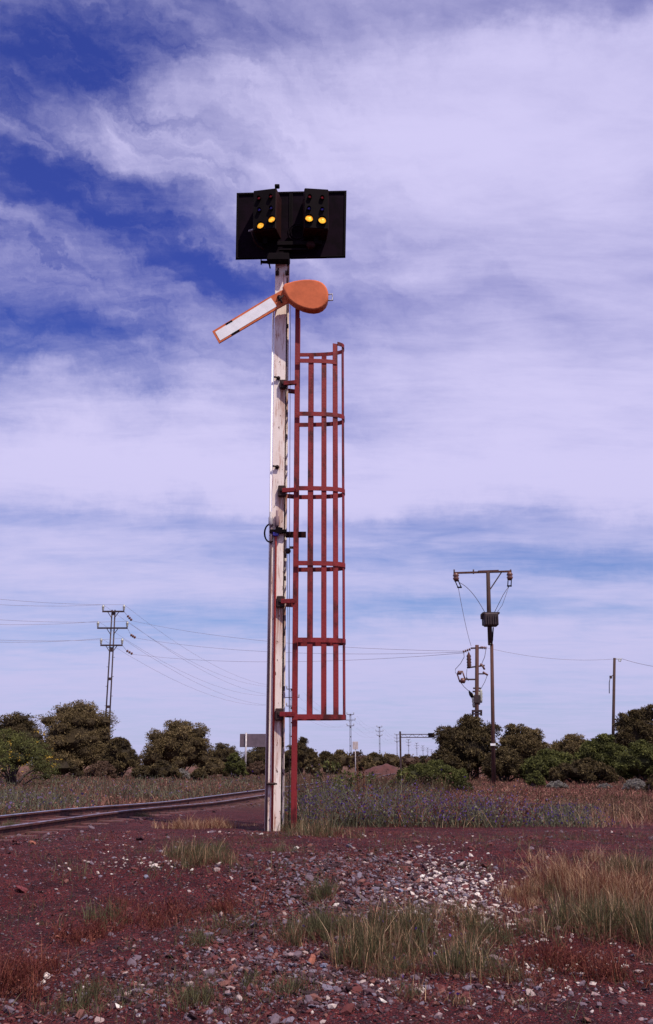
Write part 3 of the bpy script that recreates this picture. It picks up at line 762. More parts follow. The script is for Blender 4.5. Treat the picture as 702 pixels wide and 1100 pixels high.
def tree(name, px, D, py_top, wpx, kind, label, solid=1.0, cat='tree', group=None, base_px=None, seed=0, lobes=22, n=9000, leaf=.2, flat=.5, trunk=True, dome=1.0, gaps=0, depth=.8, low=.12, extra=None):
    r = np.random.RandomState(seed+100)
    g = GD(base_px if base_px else px, D); top = P(px, py_top, D).z; H = top-g.z; W = wpx/F*(D*cp)*.5
    cx = P(px, 830, D).x
    e = empty(name, g, label, cat, group)
    cen, rad = [], []
    small = min(W, H)
    for i in range(lobes):
        f = (i+.5)/lobes; zf = f**.75; a = i*2.39996 + r.uniform(-.3, .3); q = math.sqrt(max(0, 1-zf*zf))
        rr = r.uniform(.20, .33)*small; rzv = rr*r.uniform(.68, .85)
        w_ = 1+r.uniform(-.10, .05)
        hz = g.z + low*H + ((1-low)*H*r.uniform(.84, 1.0)-rzv)*zf
        cen.append((cx+math.cos(a)*q*(W-rr)*w_, D+math.sin(a)*q*(W-rr)*depth*w_, max(hz, g.z+rzv*.6))); rad.append((rr, rr, rzv))
    rr = .24*small; cen.append((cx+r.uniform(-.2, .2)*W, D, top-rr*.62)); rad.append((rr*1.3, rr, rr*.65))
    core = [(cx, D, g.z+H*(low+.40*(1-low)))]; corer = [(W*.70, W*.70*depth, H*(1-low)*.44)]
    if extra:
        for (ex, ey, er) in extra:
            q = P(ex, ey, D); R_ = er/F*D; cen.append(tuple(q)); rad.append((R_, R_, R_*.75))
    cen = np.array(cen); rad = np.array(rad)
    # every lobe carries smaller tufts, so the outline is knobbly at two scales
    sub = 6; dv_ = r.normal(size=(len(cen), sub, 3)); dv_[..., 2] = np.abs(dv_[..., 2])*.9+.05; dv_ /= np.linalg.norm(dv_, axis=2)[..., None]
    sc2 = r.uniform(.28, .52, (len(cen), sub, 1)); c2 = (cen[:, None]+dv_*rad[:, None]*r.uniform(.62, .98, (len(cen), sub, 1))).reshape(-1, 3); r2 = (rad[:, None]*sc2).reshape(-1, 3)
    V, T, tint = leaves(cen, rad, int(n*1.1), leaf*.8, rs=r)
    Vb, Tb, tb = leaves(c2, r2, int(n*1.5), leaf*.72, rs=r, up=.7)
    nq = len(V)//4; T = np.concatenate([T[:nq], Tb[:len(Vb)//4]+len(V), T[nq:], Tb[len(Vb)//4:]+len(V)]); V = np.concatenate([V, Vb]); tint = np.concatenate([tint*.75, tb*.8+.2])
    keep = V[:, 2].reshape(-1, 4).min(1) > g.z-.05
    kT = np.concatenate([keep, keep]); T = T[kT]
    # the dense twiggy inside of each lobe, hidden under the leaf shell
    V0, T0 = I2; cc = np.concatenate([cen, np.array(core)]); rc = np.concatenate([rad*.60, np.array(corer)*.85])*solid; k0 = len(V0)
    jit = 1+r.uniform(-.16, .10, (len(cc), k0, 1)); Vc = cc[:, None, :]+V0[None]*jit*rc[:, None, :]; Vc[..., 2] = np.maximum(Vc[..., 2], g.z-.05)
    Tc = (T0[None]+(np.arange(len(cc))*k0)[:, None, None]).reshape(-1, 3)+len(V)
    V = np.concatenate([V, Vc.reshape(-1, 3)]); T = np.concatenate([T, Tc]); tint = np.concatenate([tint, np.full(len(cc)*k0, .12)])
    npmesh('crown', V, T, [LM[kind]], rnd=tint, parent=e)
    if trunk:
        m = MB(); ns = 4 + seed % 3
        order = np.argsort(-cen[:, 2])
        for i in range(min(len(cen), ns*3)):
            c = Vector(cen[order[i]] if i % 2 else cen[r.randint(len(cen))]); bq = g + Vector((r.uniform(-.25, .25), r.uniform(-.2, .2), -.2))
            mid = bq.lerp(c, .45)+Vector((r.uniform(-.2, .2), r.uniform(-.2, .2), .25))
            m.tube([bq, mid, c], .10 if i < ns else .05, 5, r1=.02)
        m.build('trunk', 'bark', e)
    return e
GL = 'rounded bushy trees beyond the track on the left'; GR = 'bushy trees in the belt on the right'
tree('tree', 14, 78, 766, 92, 'dark', 'dark rounded tree cut by the left edge of the photo', group=GL, seed=1, n=9000, base_px=14)
tree('tree', 82, 84, 753, 100, 'olive', 'largest and tallest rounded olive tree left of the signal, below the near power pole', group=GL, seed=2, n=16000, lobes=44, low=.06, extra=[(52, 775, 12), (112, 776, 13), (68, 766, 13), (96, 766, 12)])
tree('tree', 128, 74, 792, 50, 'dark', 'low dark bush at the right foot of the tallest left-hand tree', cat='bush', group=GL, seed=3, n=6000)
tree('tree', 191, 84, 774, 88, 'olive', 'wide domed olive tree with pale top between the tallest left tree and the signal post', group=GL, seed=4, n=12000, lobes=30, extra=[(166, 792, 10), (214, 788, 12), (195, 784, 13)])
tree('tree', 238, 100, 798, 52, 'dark', 'dark tree just left of the mauve-grey board', group=GL, seed=5, n=5000)
tree('tree', 284, 105, 799, 66, 'dark', 'dark tree behind the mauve-grey board', group=GL, seed=6, n=5000)
tree('shrub', 253, 70, 809, 28, 'green', 'small round green shrub left of the mauve-grey board', cat='shrub', seed=7, n=2200, leaf=.16)
tree('shrub', 214, 62, 825, 22, 'dark', 'small dark shrub at the foot of the domed olive tree', cat='shrub', seed=8, n=1200, leaf=.14)
tree('shrub', 155, 66, 822, 34, 'dark', 'low dark shrub between the two big left-hand trees', cat='shrub', seed=9, n=1800, leaf=.16)
tree('shrub', 195, 64, 826, 24, 'grey', 'small greyish saltbush in front of the domed olive tree', cat='shrub', seed=10, n=1000, leaf=.12)
tree('tree', 322, 100, 793, 44, 'dark', 'dark tree seen behind the red ladder foot', group=GL, seed=12, n=5000)
tree('shrub', 337, 75, 808, 22, 'olive', 'round olive bush right of the red ladder foot', cat='shrub', seed=13, n=2500, leaf=.16)
# yellow flowering bush
for x_, d_, t_, w_, k_, sd_, lb_ in ((60, 66, 812, 60, 'dark', 71, 'low dark bush under the tallest left-hand tree, right of the flowering bush'), (108, 62, 818, 40, 'brush', 72, 'low brown bush before the right foot of the tallest left-hand tree'), (176, 60, 817, 44, 'dark', 73, 'low dark bush before the left half of the domed olive tree'), (232, 72, 814, 36, 'olive', 74, 'low olive bush between the domed olive tree and the round green shrub'), (276, 74, 818, 30, 'brush', 75, 'low brown bush under the mauve-grey board')):
    tree('shrub', x_, d_, t_, w_, k_, lb_, cat='bush', seed=sd_, n=2600, leaf=.15, lobes=12, trunk=False)
fb = tree('flowering_bush', 14, 47, 784, 116, 'green', 'green bush with yellow blossom at the left edge', solid=.35, cat='bush', seed=14, n=3000, leaf=.13, lobes=13)
r = np.random.RandomState(5); n_ = 150; q0 = P(14, 805, 46); W3 = 116/F*47*.5
pp = np.stack([q0.x + r.uniform(-.95, .95, n_)*W3, 47 - r.uniform(.2, .9, n_)*W3*.8, np.zeros(n_)], 1)
pp[:, 2] = tz(q0.x, 47) + r.uniform(.25, 1.0, n_)*(P(28, 782, 47).z-tz(q0.x, 47))*(1-np.abs(pp[:, 0]-q0.x)**2/W3**2*.55)
cl = r.randint(0, 26, n_); cc = pp[:26]; pp = cc[cl] + r.normal(size=(n_, 3))*.13
V, T, tt = leaves(pp, np.full((n_, 3), .05), n_*3, .09, rs=r)
M['yellow'] = mat('yellow_blossom', (.42, .27, .03), .8, transl=.3)
npmesh('blossom', V, T, [M['yellow']], rnd=tt, parent=fb)
# right-hand belt
tree('tree', 502, 62, 770, 80, 'dark', 'big dark rounded tree right of the far gantry, behind the switchgear pole', group=GR, seed=20, n=14000, lobes=32, extra=[(480, 790, 13), (504, 780, 14), (525, 786, 13), (490, 802, 14)])
tree('tree', 563, 64, 779, 74, 'olive', 'loose olive tree just right of the T-shaped pole', group=GR, seed=21, n=9000, low=.12, extra=[(576, 792, 9), (552, 792, 9)])
tree('tree', 617, 66, 789, 76, 'olive', 'lower olive tree halfway between the T-shaped pole and the plain pole', group=GR, seed=22, n=9000)
tree('tree', 592, 57, 805, 70, 'green', 'green-topped bush in front of the gap in the right-hand belt', cat='bush', group=GR, seed=23, n=7000)
tree('tree', 650, 61, 790, 70, 'green', 'green bushy tree at the foot of the plain pole', group=GR, seed=24, n=9000)
tree('tree', 686, 68, 763, 66, 'dark', 'tall dark umbrella-topped tree at the right edge', group=GR, seed=25, n=11000, low=.3, extra=[(672, 774, 10), (698, 768, 12)])
tree('tree', 692, 56, 796, 70, 'green', 'green bush under the tall tree at the right edge', cat='bush', group=GR, seed=26, n=8000)
tree('tree', 543, 58, 803, 56, 'dark', 'low dark bush behind the foot of the T-shaped pole', cat='bush', group=GR, seed=27, n=6000)
tree('shrub', 628, 53, 816, 84, 'dark', 'dark bush filling the foot of the belt left of the plain pole', cat='bush', group=GR, seed=28, n=7000)
gs = tree('shrub', 463, 38, 817, 98, 'green', 'wide bright green shrub below the far gantry', cat='shrub', seed=30, n=16000, leaf=.10, lobes=26, dome=.85)
tree('shrub', 575, 46, 828, 24, 'green', 'small round dark green shrub right of the T-shaped pole foot', cat='shrub', seed=31, n=2500, leaf=.11)
tree('shrub', 598, 43, 839, 26, 'grey', 'leftmost of three pale grey saltbushes before the right-hand trees', cat='shrub', group='pale saltbushes', seed=32, n=1500, leaf=.09, trunk=False)
tree('shrub', 649, 43, 842, 18, 'grey', 'middle and smallest of three pale grey saltbushes before the right-hand trees', cat='shrub', group='pale saltbushes', seed=33, n=1100, leaf=.09, trunk=False)
tree('shrub', 682, 40, 837, 30, 'grey', 'largest, rightmost of three pale grey saltbushes before the right-hand trees', cat='shrub', group='pale saltbushes', seed=34, n=2200, leaf=.09, trunk=False)
tree('shrub', 704, 36, 832, 26, 'dark', 'dark shrub cut by the right edge, nearer than the saltbushes', cat='shrub', seed=35, n=3500, leaf=.09)
# far scrub between the signal and the right-hand belt and behind both belts
FG = 'scattered far scrub trees'
far = [(350, 150, 808, 30), (366, 170, 806, 34), (384, 190, 808, 34), (402, 210, 809, 34), (420, 230, 810, 36), (440, 260, 811, 36), (458, 280, 812, 36), (394, 120, 815, 26), (474, 250, 809, 40), (357, 95, 817, 18), (312, 180, 806, 40)]
fl = ['low far scrub tree just right of the ladder foot', 'far scrub tree under the cage, left of the third line pole', 'far scrub tree behind the small square sign', 'far scrub tree below the fourth line pole', 'far scrub tree left of the gantry upright', 'far scrub tree under the left half of the gantry beam', 'far scrub tree under the gantry box', 'low scrub bush in front of the far trees, right of the small square sign', 'far scrub tree touching the big dark right-hand tree', 'small low bush right of the round olive bush', 'far scrub tree in the gap beside the red ladder foot']
for i, ((x, d, yt, w), lb) in enumerate(zip(far, fl)):
    tree('scrub_tree', x, d, yt, w, ('dark', 'olive', 'brush')[i % 3], lb, cat='tree', group=FG, seed=40+i, n=1800, leaf=.5, lobes=10, trunk=True)
# one mass of far bush closing the horizon
tree('tree', 478, 60, 806, 44, 'dark', 'low dark bush at the left foot of the big dark right-hand tree', cat='bush', group=GR, seed=60, n=5000)
r = np.random.RandomState(77); K = 900
ang = r.uniform(-.75, .75, K); dd = r.uniform(320, 900, K); cx_ = np.sin(ang)*dd; cyy = np.cos(ang)*dd
sz = r.uniform(1.5, 3.6, K); cen = np.stack([cx_, cyy, terrain(cx_, cyy)+sz*.5], 1)
V, T, tt = leaves(cen, np.stack([sz*2.6, sz*2.2, sz], 1), 60000, 1.3, rs=r)
tag(npmesh('distant_scrub', V, T, [LM['dark']], rnd=tt), 'dark band of far-off scrub along the horizon', 'scrub', kind='stuff')
# red spoil heap
sh = G(408, 832); D = 95
hx = P(412, 822, D).x
m = MB(); nn = 26
hgt = P(412, 821, D).z - tz(hx, D)
grid = {}
for i in range(nn+1):
    for j in range(nn+1):
        u, v = -1+2*i/nn, -1+2*j/nn; rr = math.hypot(u, v)
        z = max(0, 1-rr*rr)**1.7*hgt*(1+.12*math.sin(u*7+v*3)+.06*math.sin(u*17-v*9)) - .05
        grid[i, j] = m.bm.verts.new((hx+u*2.6, D+v*2.6, tz(hx+u*2.6, D+v*2.6)+z))
for i in range(nn):
    for j in range(nn): m.bm.faces.new((grid[i, j], grid[i+1, j], grid[i+1, j+1], grid[i, j+1]))
M['spoil'] = mat('red_spoil', (.08, .024, .021), .95, var=.35, scale=2, bump=.6, bscale=6)
o = m.build('dirt_mound', 'spoil', origin=(hx, D, tz(hx, D))); tag(o, 'low mound of orange-red earth left of the wide green shrub', 'mound', kind='structure')

# ------------------------------------------------------------------ grass and weeds
def blades(base_xy, h, w, lean=.35, rs=rs, curl=.25, segs=2):
    n = len(base_xy); z = terrain(base_xy[:, 0], base_xy[:, 1])-.01
    b0 = np.column_stack([base_xy, z]); a = rs.uniform(0, 2*np.pi, n); ln = np.abs(rs.normal(size=n))*lean
    dirv = np.stack([np.cos(a)*ln, np.sin(a)*ln, np.ones(n)], 1)*h[:, None]
    mid = b0 + dirv*.55; tip = b0 + dirv*np.array([1+curl*1.2, 1+curl*1.2, .97])
    s = rs.uniform(0, 2*np.pi, n); sd = np.stack([np.cos(s), np.sin(s), np.zeros(n)], 1)*w[:, None]
    V = np.stack([b0-sd, b0+sd, mid-sd*.75, mid+sd*.75, tip], 1).reshape(-1, 3); i = np.arange(n)*5
    T = np.concatenate([np.stack([i, i+1, i+3], 1), np.stack([i, i+3, i+2], 1), np.stack([i+2, i+3, i+4], 1)])
    return V, T, tip
def quads(p, size, rs=rs):
    n = len(p); a = rs.normal(size=(n, 3)); a /= np.linalg.norm(a, axis=1)[:, None]; b_ = np.cross(a, rs.normal(size=(n, 3))); b_ /= np.linalg.norm(b_, axis=1)[:, None]
    a = a*size[:, None]; b_ = b_*size[:, None]*.8
    V = np.stack([p-a, p+b_, p+a, p-b_], 1).reshape(-1, 3); i = np.arange(n)*4
    return V, np.concatenate([np.stack([i, i+1, i+2], 1), np.stack([i, i+2, i+3], 1)])
GM = {
 'dry': leafmat('dry_grass', [(.15, .06, .038), (.38, .22, .125), (.66, .46, .29)], .35),
 'red': leafmat('reddish_weed', [(.065, .014, .014), (.14, .032, .026), (.22, .08, .05)], .3),
 'green': leafmat('grey_green_grass', [(.045, .036, .021), (.098, .092, .043), (.18, .165, .09)], .35),
 'mixed': leafmat('mixed_field_grass', [(.045, .028, .020), (.12, .050, .036), (.085, .068, .036), (.22, .115, .078)], .35),
 'pink': leafmat('pinkish_dry_grass', [(.12, .034, .032), (.26, .10, .08), (.44, .24, .17)], .35),
 'stalk': leafmat('wildflower_stem', [(.045, .042, .028), (.10, .10, .06), (.20, .19, .12)], .3),
}
M['purple'] = mat('purple_petals', (.085, .035, .22), .8, var=.5, scale=3, transl=.35)
M['lav'] = mat('faded_lavender_petals', (.13, .085, .19), .8, transl=.35)
def clumped(n, region, cl, spread, rs):
    c = region(cl); i = rs.randint(0, cl, n); return c[i] + rs.normal(size=(n, 2))*spread*rs.uniform(.4, 1.3, cl)[i][:, None]
def fan(n, d0, d1, rs, xl=-.42, xr=.42, pw=1.0):
    """points over a wedge of ground, thinner with distance"""
    u = rs.uniform(0, 1, n); y = 1/((1/d0)*(1-u)+(1/d1)*u) if pw == 1 else d0*(d1/d0)**u
    return np.column_stack([rs.uniform(xl, xr, n)*y, y])
def px_of(x, y): return CX + F*x/(y*cp - .9*sp)
def mk(name, pts, h, w, key, label, lean=.35, fl=None, r=rs, leafy=0):
    h = h*(.45+.75*r.uniform(0, 1, len(h))**1.6)*1.12; lean = lean*1.5; w = w*.72
    V, T, tip = blades(pts, h, w, lean, r); t = np.clip(np.repeat(r.uniform(0, 1, len(pts)), 5), 0, 1); mi = np.zeros(len(T))
    mats = [GM[key]]
    if fl:
        num, size, mt = fl; idx = r.choice(len(pts), num); p = tip[idx] - np.column_stack([np.zeros(num), np.zeros(num), r.uniform(0, .45, num)*h[idx]]) + r.normal(size=(num, 3))*.02
        V2, T2 = quads(p, size*r.uniform(.5, 1.4, num), r); T = np.concatenate([T, T2+len(V)]); V = np.concatenate([V, V2]); t = np.concatenate([t, np.full(len(V2), .5)])
        mi = np.concatenate([mi, np.ones(len(T2))]); mats.append(M[mt])
    if leafy:
        num = int(len(pts)*leafy); idx = r.choice(len(pts), num); f = r.uniform(.15, 1.0, num); b0 = np.column_stack([pts[idx], terrain(pts[idx, 0], pts[idx, 1])])
        p = b0 + (tip[idx]-b0)*f[:, None] + r.normal(size=(num, 3))*np.array([.03, .03, .015])*(.5+pts[idx, 1:2]/25)
        V2, T2 = quads(p, (.009+pts[idx, 1]*.00042)*r.uniform(.5, 1.5, num), r); T = np.concatenate([T, T2+len(V)]); V = np.concatenate([V, V2]); t = np.concatenate([t, np.repeat(r.uniform(0, 1, num), 4)]); mi = np.concatenate([mi, np.zeros(len(T2))])
    o = npmesh(name, V, T, mats, rnd=t, mi=mi); return tag(o, label, 'grass' if 'grass' in name else 'plants', kind='stuff')
def not_track(p, m=1.5):
    q = (p[:, 0]-n0.x)*nv.x + (p[:, 1]-n0.y)*nv.y - GAUGE/2; return np.abs(q) > m
def ahead_left(p):                        # beyond the track
    return ((p[:, 0]-n0.x)*nv.x + (p[:, 1]-n0.y)*nv.y - GAUGE/2) > 0
r = np.random.RandomState(21)
# field grass, 17 m to 110 m
p = fan(84000, 16.6, 110, r, -.62, .55); c = fan(3500, 16.6, 110, r, -.62, .55); i = r.randint(0, 3500, 84000); sel = r.uniform(size=84000) < .7
p[sel] = c[i[sel]] + r.normal(size=(sel.sum(), 2))*(c[i[sel], 1]*.010)[:, None]
p = p[not_track(p, 1.1) & (p[:, 1] > 16.2) & ~(~ahead_left(p) & (px_of(p[:, 0], p[:, 1]) < 300+r.normal(size=len(p))*6) & (p[:, 1] < 34))]
left = ahead_left(p)
hh = r.uniform(.05, .26, len(p))*(1+.4*np.sin(p[:, 0]*.8+p[:, 1]*.3)*np.sin(p[:, 1]*.55)); ww = .0035 + p[:, 1]*.00042
mk('field_grass', p, hh, ww, 'mixed', 'brown and green field grass covering the plain before the trees', .35, r=r, leafy=1.2)
p2 = fan(26000, 22, 80, r, .02, .45); p2 = p2[px_of(p2[:, 0], p2[:, 1]) > 500 - 3*(p2[:, 1]-22)]
mk('field_grass', p2, r.uniform(.04, .19, len(p2))*(1+.4*np.sin(p2[:, 0]*.7+p2[:, 1]*.4)), .003+p2[:, 1]*.0004, 'pink', 'pinkish dry grass in the field on the right', .3, r=r, leafy=1.2)
# grass verge beyond the rails on the left, with washed-out lavender flowers
p = fan(24000, 18, 60, r, -.42, -.03); p = p[ahead_left(p) & not_track(p, 1.3)]
p = p[r.uniform(size=len(p)) < .45+.55*np.sin(p[:, 0]*.9)*np.sin(p[:, 1]*.5+p[:, 0]*.4)]
mk('verge_grass', p, r.uniform(.08, .42, len(p))*(1+.35*np.sin(p[:, 0]*1.3+p[:, 1]*.7)), .003+p[:, 1]*.0003, 'stalk', 'grey-green verge grass with faint lavender flowers beyond the rails', .25, (1300, .03, 'lav'), r, 1.6)
p = fan(9000, 18, 60, r, -.42, -.03); p = p[ahead_left(p) & not_track(p, 1.0)]; p = p[r.uniform(size=len(p)) < .5+.6*np.sin(p[:, 0]*.7+2)*np.sin(p[:, 1]*.3+p[:, 0]*.5)]
mk('verge_grass', p, r.uniform(.08, .38, len(p)), .0025+p[:, 1]*.0003, 'pink', 'straw-coloured seed grass mixed into the verge beyond the rails', .25, None, r, 1.0)
# purple wildflower band right of the post
def in_band(p, x0, x1):
    x = px_of(p[:, 0], p[:, 1]); e = r.normal(size=len(p))*14; return (x > x0+e) & (x < x1+e)
p = np.column_stack([r.uniform(-1.2, 6.5, 30000), r.uniform(15.0, 21.5, 30000)]); p = p[in_band(p, 322, 636)]
dens = .5+.5*np.sin(p[:, 0]*2.1+1)*np.sin(p[:, 1]*1.7+p[:, 0]); p = p[r.uniform(size=len(p)) < .35+.65*dens]
hfac = np.clip(1.75-.26*p[:, 0], .5, 1.8)*(.75+.35*np.sin(p[:, 0]*3.1+p[:, 1]*1.3)*np.sin(p[:, 1]*2.3-p[:, 0]))
mk('purple_wildflowers', p, r.uniform(.14, .50, len(p))*hfac, np.full(len(p), .0065), 'stalk', 'band of purple wildflowers on grey-green stems right of the signal post', .45, (8000, .016, 'purple'), r, 1.6)
p = np.column_stack([r.uniform(-1.0, 5.5, 9000), r.uniform(15.2, 21.0, 9000)]); p = p[in_band(p, 330, 560)]
mk('purple_wildflowers', p, r.uniform(.12, .50, len(p)), np.full(len(p), .005), 'red', 'thin brown and lavender stems mixed into the wildflower band', .5, (3800, .017, 'lav'), r, 1.5)
p = fan(6000, 21, 60, r, -.10, .12); p = p[(px_of(p[:, 0], p[:, 1]) > 303) & not_track(p, .9)]
mk('tall_weeds', p, r.uniform(.25, .75, len(p)), .004+p[:, 1]*.0003, 'mixed', 'tall mixed weeds hiding the rails beyond the wildflowers', .35, None, r, 1.5)
p = np.column_stack([r.uniform(-.9, 7.2, 3000), r.uniform(14.9, 18.5, 3000)]); p = p[r.uniform(size=len(p)) < .5+.6*np.sin(p[:, 0]*2.7)*np.sin(p[:, 1]*1.9+1)]; p = p[in_band(p, 330, 720)]
mk('dry_grass', p, r.uniform(.12, .42, len(p)), np.full(len(p), .005), 'dry', 'pale straw stalks along the front edge of the wildflower band', .3, None, r)
p = np.column_stack([r.uniform(4.2, 8.5, 9000), r.uniform(15.5, 22, 9000)]); p = p[in_band(p, 600, 760)]
mk('dry_grass', p, r.uniform(.05, .22, len(p)), np.full(len(p), .006), 'pink', 'reddish dry grass behind the dirt road at the right edge', .35, None, r)

# individual tussocks: (px, py, radius m, height m, blades, kind, label)
TG = 'grass clumps on the foreground bank'
tus = [
 (205, 925, .34, .30, 1500, 'green', 'green grass clump on the bank, left of the post foot'),
 (232, 918, .20, .22, 600, 'green', 'smaller green clump just right of the left bank clump'),
 (345, 1004, .30, .28, 700, 'green', 'grey-green clump at the left end of the bottom centre grass'),
 (392, 1032, .46, .34, 2000, 'green', 'tall grey-green clump left of centre at the bottom of the photo'),
 (450, 1012, .50, .36, 2300, 'green', 'biggest grey-green clump in the bottom centre'),
 (505, 1042, .46, .30, 1700, 'green', 'grey-green clump at the right end of the bottom centre grass'),
 (540, 1008, .36, .22, 700, 'green', 'thin green clump trailing right of the bottom centre grass'),
 (572, 965, .24, .26, 1100, 'dry', 'small straw clump with a green heart on the gravel slope'),
 (586, 962, .13, .20, 400, 'green', 'little green tuft beside the small straw clump'),
 (612, 955, .32, .42, 1900, 'dry', 'tall straw clump, left one of the golden grass at right'),
 (650, 968, .36, .46, 2400, 'dry', 'tall straw clump in the middle of the golden grass at right'),
 (694, 972, .34, .44, 2100, 'dry', 'straw clump at the right edge of the golden grass'),
 (682, 945, .34, .32, 1700, 'green', 'green clump above the golden grass at the right edge'),
 (640, 1000, .42, .36, 2000, 'green', 'green and straw clump below the golden grass'),
 (690, 1012, .40, .42, 1900, 'green', 'green clump under the golden grass at the right edge'),
 (600, 1035, .45, .25, 1200, 'red', 'reddish weed patch below the golden grass'),
 (665, 1052, .45, .25, 1200, 'red', 'reddish weed patch in the bottom right corner'),
 (335, 965, .16, .30, 350, 'green', 'thin upright green tuft on the dark gravel below the post'),
 (352, 1000, .16, .28, 300, 'green', 'sparse green tuft under the thin upright tuft'),
 (108, 985, .30, .22, 420, 'green', 'sparse green tuft on the left bank among red weeds'),
 (150, 990, .45, .20, 1300, 'red', 'broad low red weed patch on the left bank'),
 (240, 980, .42, .18, 1100, 'red', 'low red weed patch left of the grey gravel'),
 (85, 1010, .35, .20, 900, 'red', 'red weed patch near the lower left'),
 (14, 1065, .36, .34, 1500, 'red', 'dense red weed clump in the bottom left corner'),
 (95, 1075, .30, .22, 500, 'green', 'green tuft at the bottom edge on the left'),
 (215, 1078, .35, .20, 700, 'green', 'low green tuft at the bottom edge, left of centre'),
 (240, 1000, .25, .18, 250, 'green', 'sparse pale green tuft among the grey stones'),
 (215, 1015, .28, .16, 250, 'green', 'sparse green tuft below the low red weeds'),
 (8, 893, .22, .22, 700, 'green', 'green tuft against the near rail at the left edge'),
 (155, 878, .14, .14, 250, 'green', 'small green tuft between the rails and the bank'),
 (205, 890, .36, .30, 900, 'dry', 'dry weed clump by the near rail, left one'),
 (238, 889, .26, .34, 800, 'dry', 'dry weed clump by the near rail, nearer the post'),
 (315, 893, .30, .24, 900, 'green', 'green weeds around the ladder foot'),
 (345, 898, .34, .26, 900, 'green', 'green weeds at the near corner of the wildflower band'),
 (300, 915, .16, .10, 150, 'green', 'tiny green weed on the dirt right below the post'),
 (510, 990, .25, .24, 500, 'dry', 'sparse straw tuft on the gravel slope'),
 (430, 935, .16, .10, 140, 'green', 'tiny green weed on the gravel by the dirt road'),
 (570, 925, .2, .24, 130, 'dry', 'few pale stalks standing on the dirt road edge'),
 (640, 925, .3, .30, 300, 'dry', 'loose pale stalks above the golden grass'),
 (548, 1055, .4, .14, 500, 'red', 'low reddish weeds at the bottom edge right of centre'),
 (305, 1065, .3, .18, 350, 'green', 'sparse green weeds at the bottom edge left of the centre clumps'),
]
for (x, y, rad, h, n, key, lb) in tus:
    g = G(x, y); a = r.uniform(0, 2*np.pi, n); q = np.abs(r.normal(size=n))*rad*.55
    if key == 'red': n = n//2
    ns_ = max(4, int(9*rad/.35*1.6)); a = r.uniform(0, 2*np.pi, ns_); q = np.abs(r.normal(size=ns_))*rad*.85
    sc_ = np.column_stack([g.x+np.cos(a)*q, g.y+np.sin(a)*q*.8]); sh_ = r.uniform(.45, 1.1, ns_)*np.clip(1.15-q/rad*.35, .4, 1.1); sw_ = r.uniform(.02, .10, ns_)
    ix = r.randint(0, ns_, n); pts = sc_[ix]+r.normal(size=(n, 2))*sw_[ix][:, None]
    hs = h*r.uniform(.25, 1.0, n)*sh_[ix]
    if key == 'dry': hs = hs*.78
    V, T, tip = blades(pts, hs, np.full(n, .0024 if key != 'red' else .003), (.42 if key != 'red' else .7), r)
    t = np.repeat(r.uniform(0, 1, n), 5); mats = [GM[key]]; mi = np.zeros(len(T))
    if key in ('green', 'dry') and n > 700:       # seed heads / second colour of straw
        k = n//(5 if key == 'green' else 3); idx = r.choice(n, k); V2, T2, _ = blades(pts[idx]+r.normal(size=(k, 2))*.03, hs[idx]*1.15, np.full(k, .0028), .3, r)
        T = np.concatenate([T, T2+len(V)]); V = np.concatenate([V, V2]); t = np.concatenate([t, np.repeat(r.uniform(0, 1, k), 5)]); mi = np.concatenate([mi, np.ones(len(T2))]); mats.append(GM['dry' if key == 'green' else 'red'])
    if key != 'red':
        k = n//2; V2, T2, _ = blades(pts[r.choice(n, k)]+r.normal(size=(k, 2))*.05, h*r.uniform(.12, .40, k), np.full(k, .0026), 1.5, r)
        T = np.concatenate([T, T2+len(V)]); V = np.concatenate([V, V2]); t = np.concatenate([t, np.repeat(r.uniform(0, .55, k), 5)]); mi = np.concatenate([mi, np.full(len(T2), len(mats))]); mats.append(GM['pink'])
    if key == 'red':
        k = n; idx = r.choice(n, k); pp = tip[idx]*1.0; pp[:, 2] -= r.uniform(0, .8, k)*hs[idx]; pp[:, :2] += r.normal(size=(k, 2))*.03
        V2, T2 = quads(pp, r.uniform(.004, .010, k), r); T = np.concatenate([T, T2+len(V)]); V = np.concatenate([V, V2]); t = np.concatenate([t, np.repeat(r.uniform(0, 1, k), 4)]); mi = np.concatenate([mi, np.zeros(len(T2))])
    if (x, y) in ((450, 1012), (505, 1042)):
        k = 14; idx = r.choice(n, k); V2, T2 = quads(tip[idx], np.full(k, .014), r); T = np.concatenate([T, T2+len(V)]); V = np.concatenate([V, V2]); t = np.concatenate([t, np.full(len(V2), .5)]); mi = np.concatenate([mi, np.full(len(T2), len(mats))]); mats.append(M['purple'])
    o = npmesh('grass_clump' if key != 'red' else 'weed_clump', V, T, mats, rnd=t, mi=mi, origin=g); tag(o, lb, 'grass' if key != 'red' else 'weeds', TG)
# thin scattering of small weeds over the bank
n = 5200; p = np.column_stack([r.uniform(-4.2, 4.2, n), r.uniform(6.2, 13.8, n)]); c = np.column_stack([r.uniform(-4.2, 4.2, 130), r.uniform(6.2, 13.5, 130)]); p = c[r.randint(0, 130, n)] + r.normal(size=(n, 2))*.16
mk('small_weeds', p, r.uniform(.03, .16, n), np.full(n, .0028), 'red', 'thin scattering of small red weeds over the foreground bank', .7, None, r)
n = 6500; c = np.column_stack([r.uniform(-4.2, 4.2, 190), r.uniform(6.2, 13.5, 190)]); p = c[r.randint(0, 190, n)] + r.normal(size=(n, 2))*.12
mk('small_weeds', p, r.uniform(.04, .17, n), np.full(n, .0026), 'green', 'thin scattering of small green weeds over the foreground bank', .5, None, r)

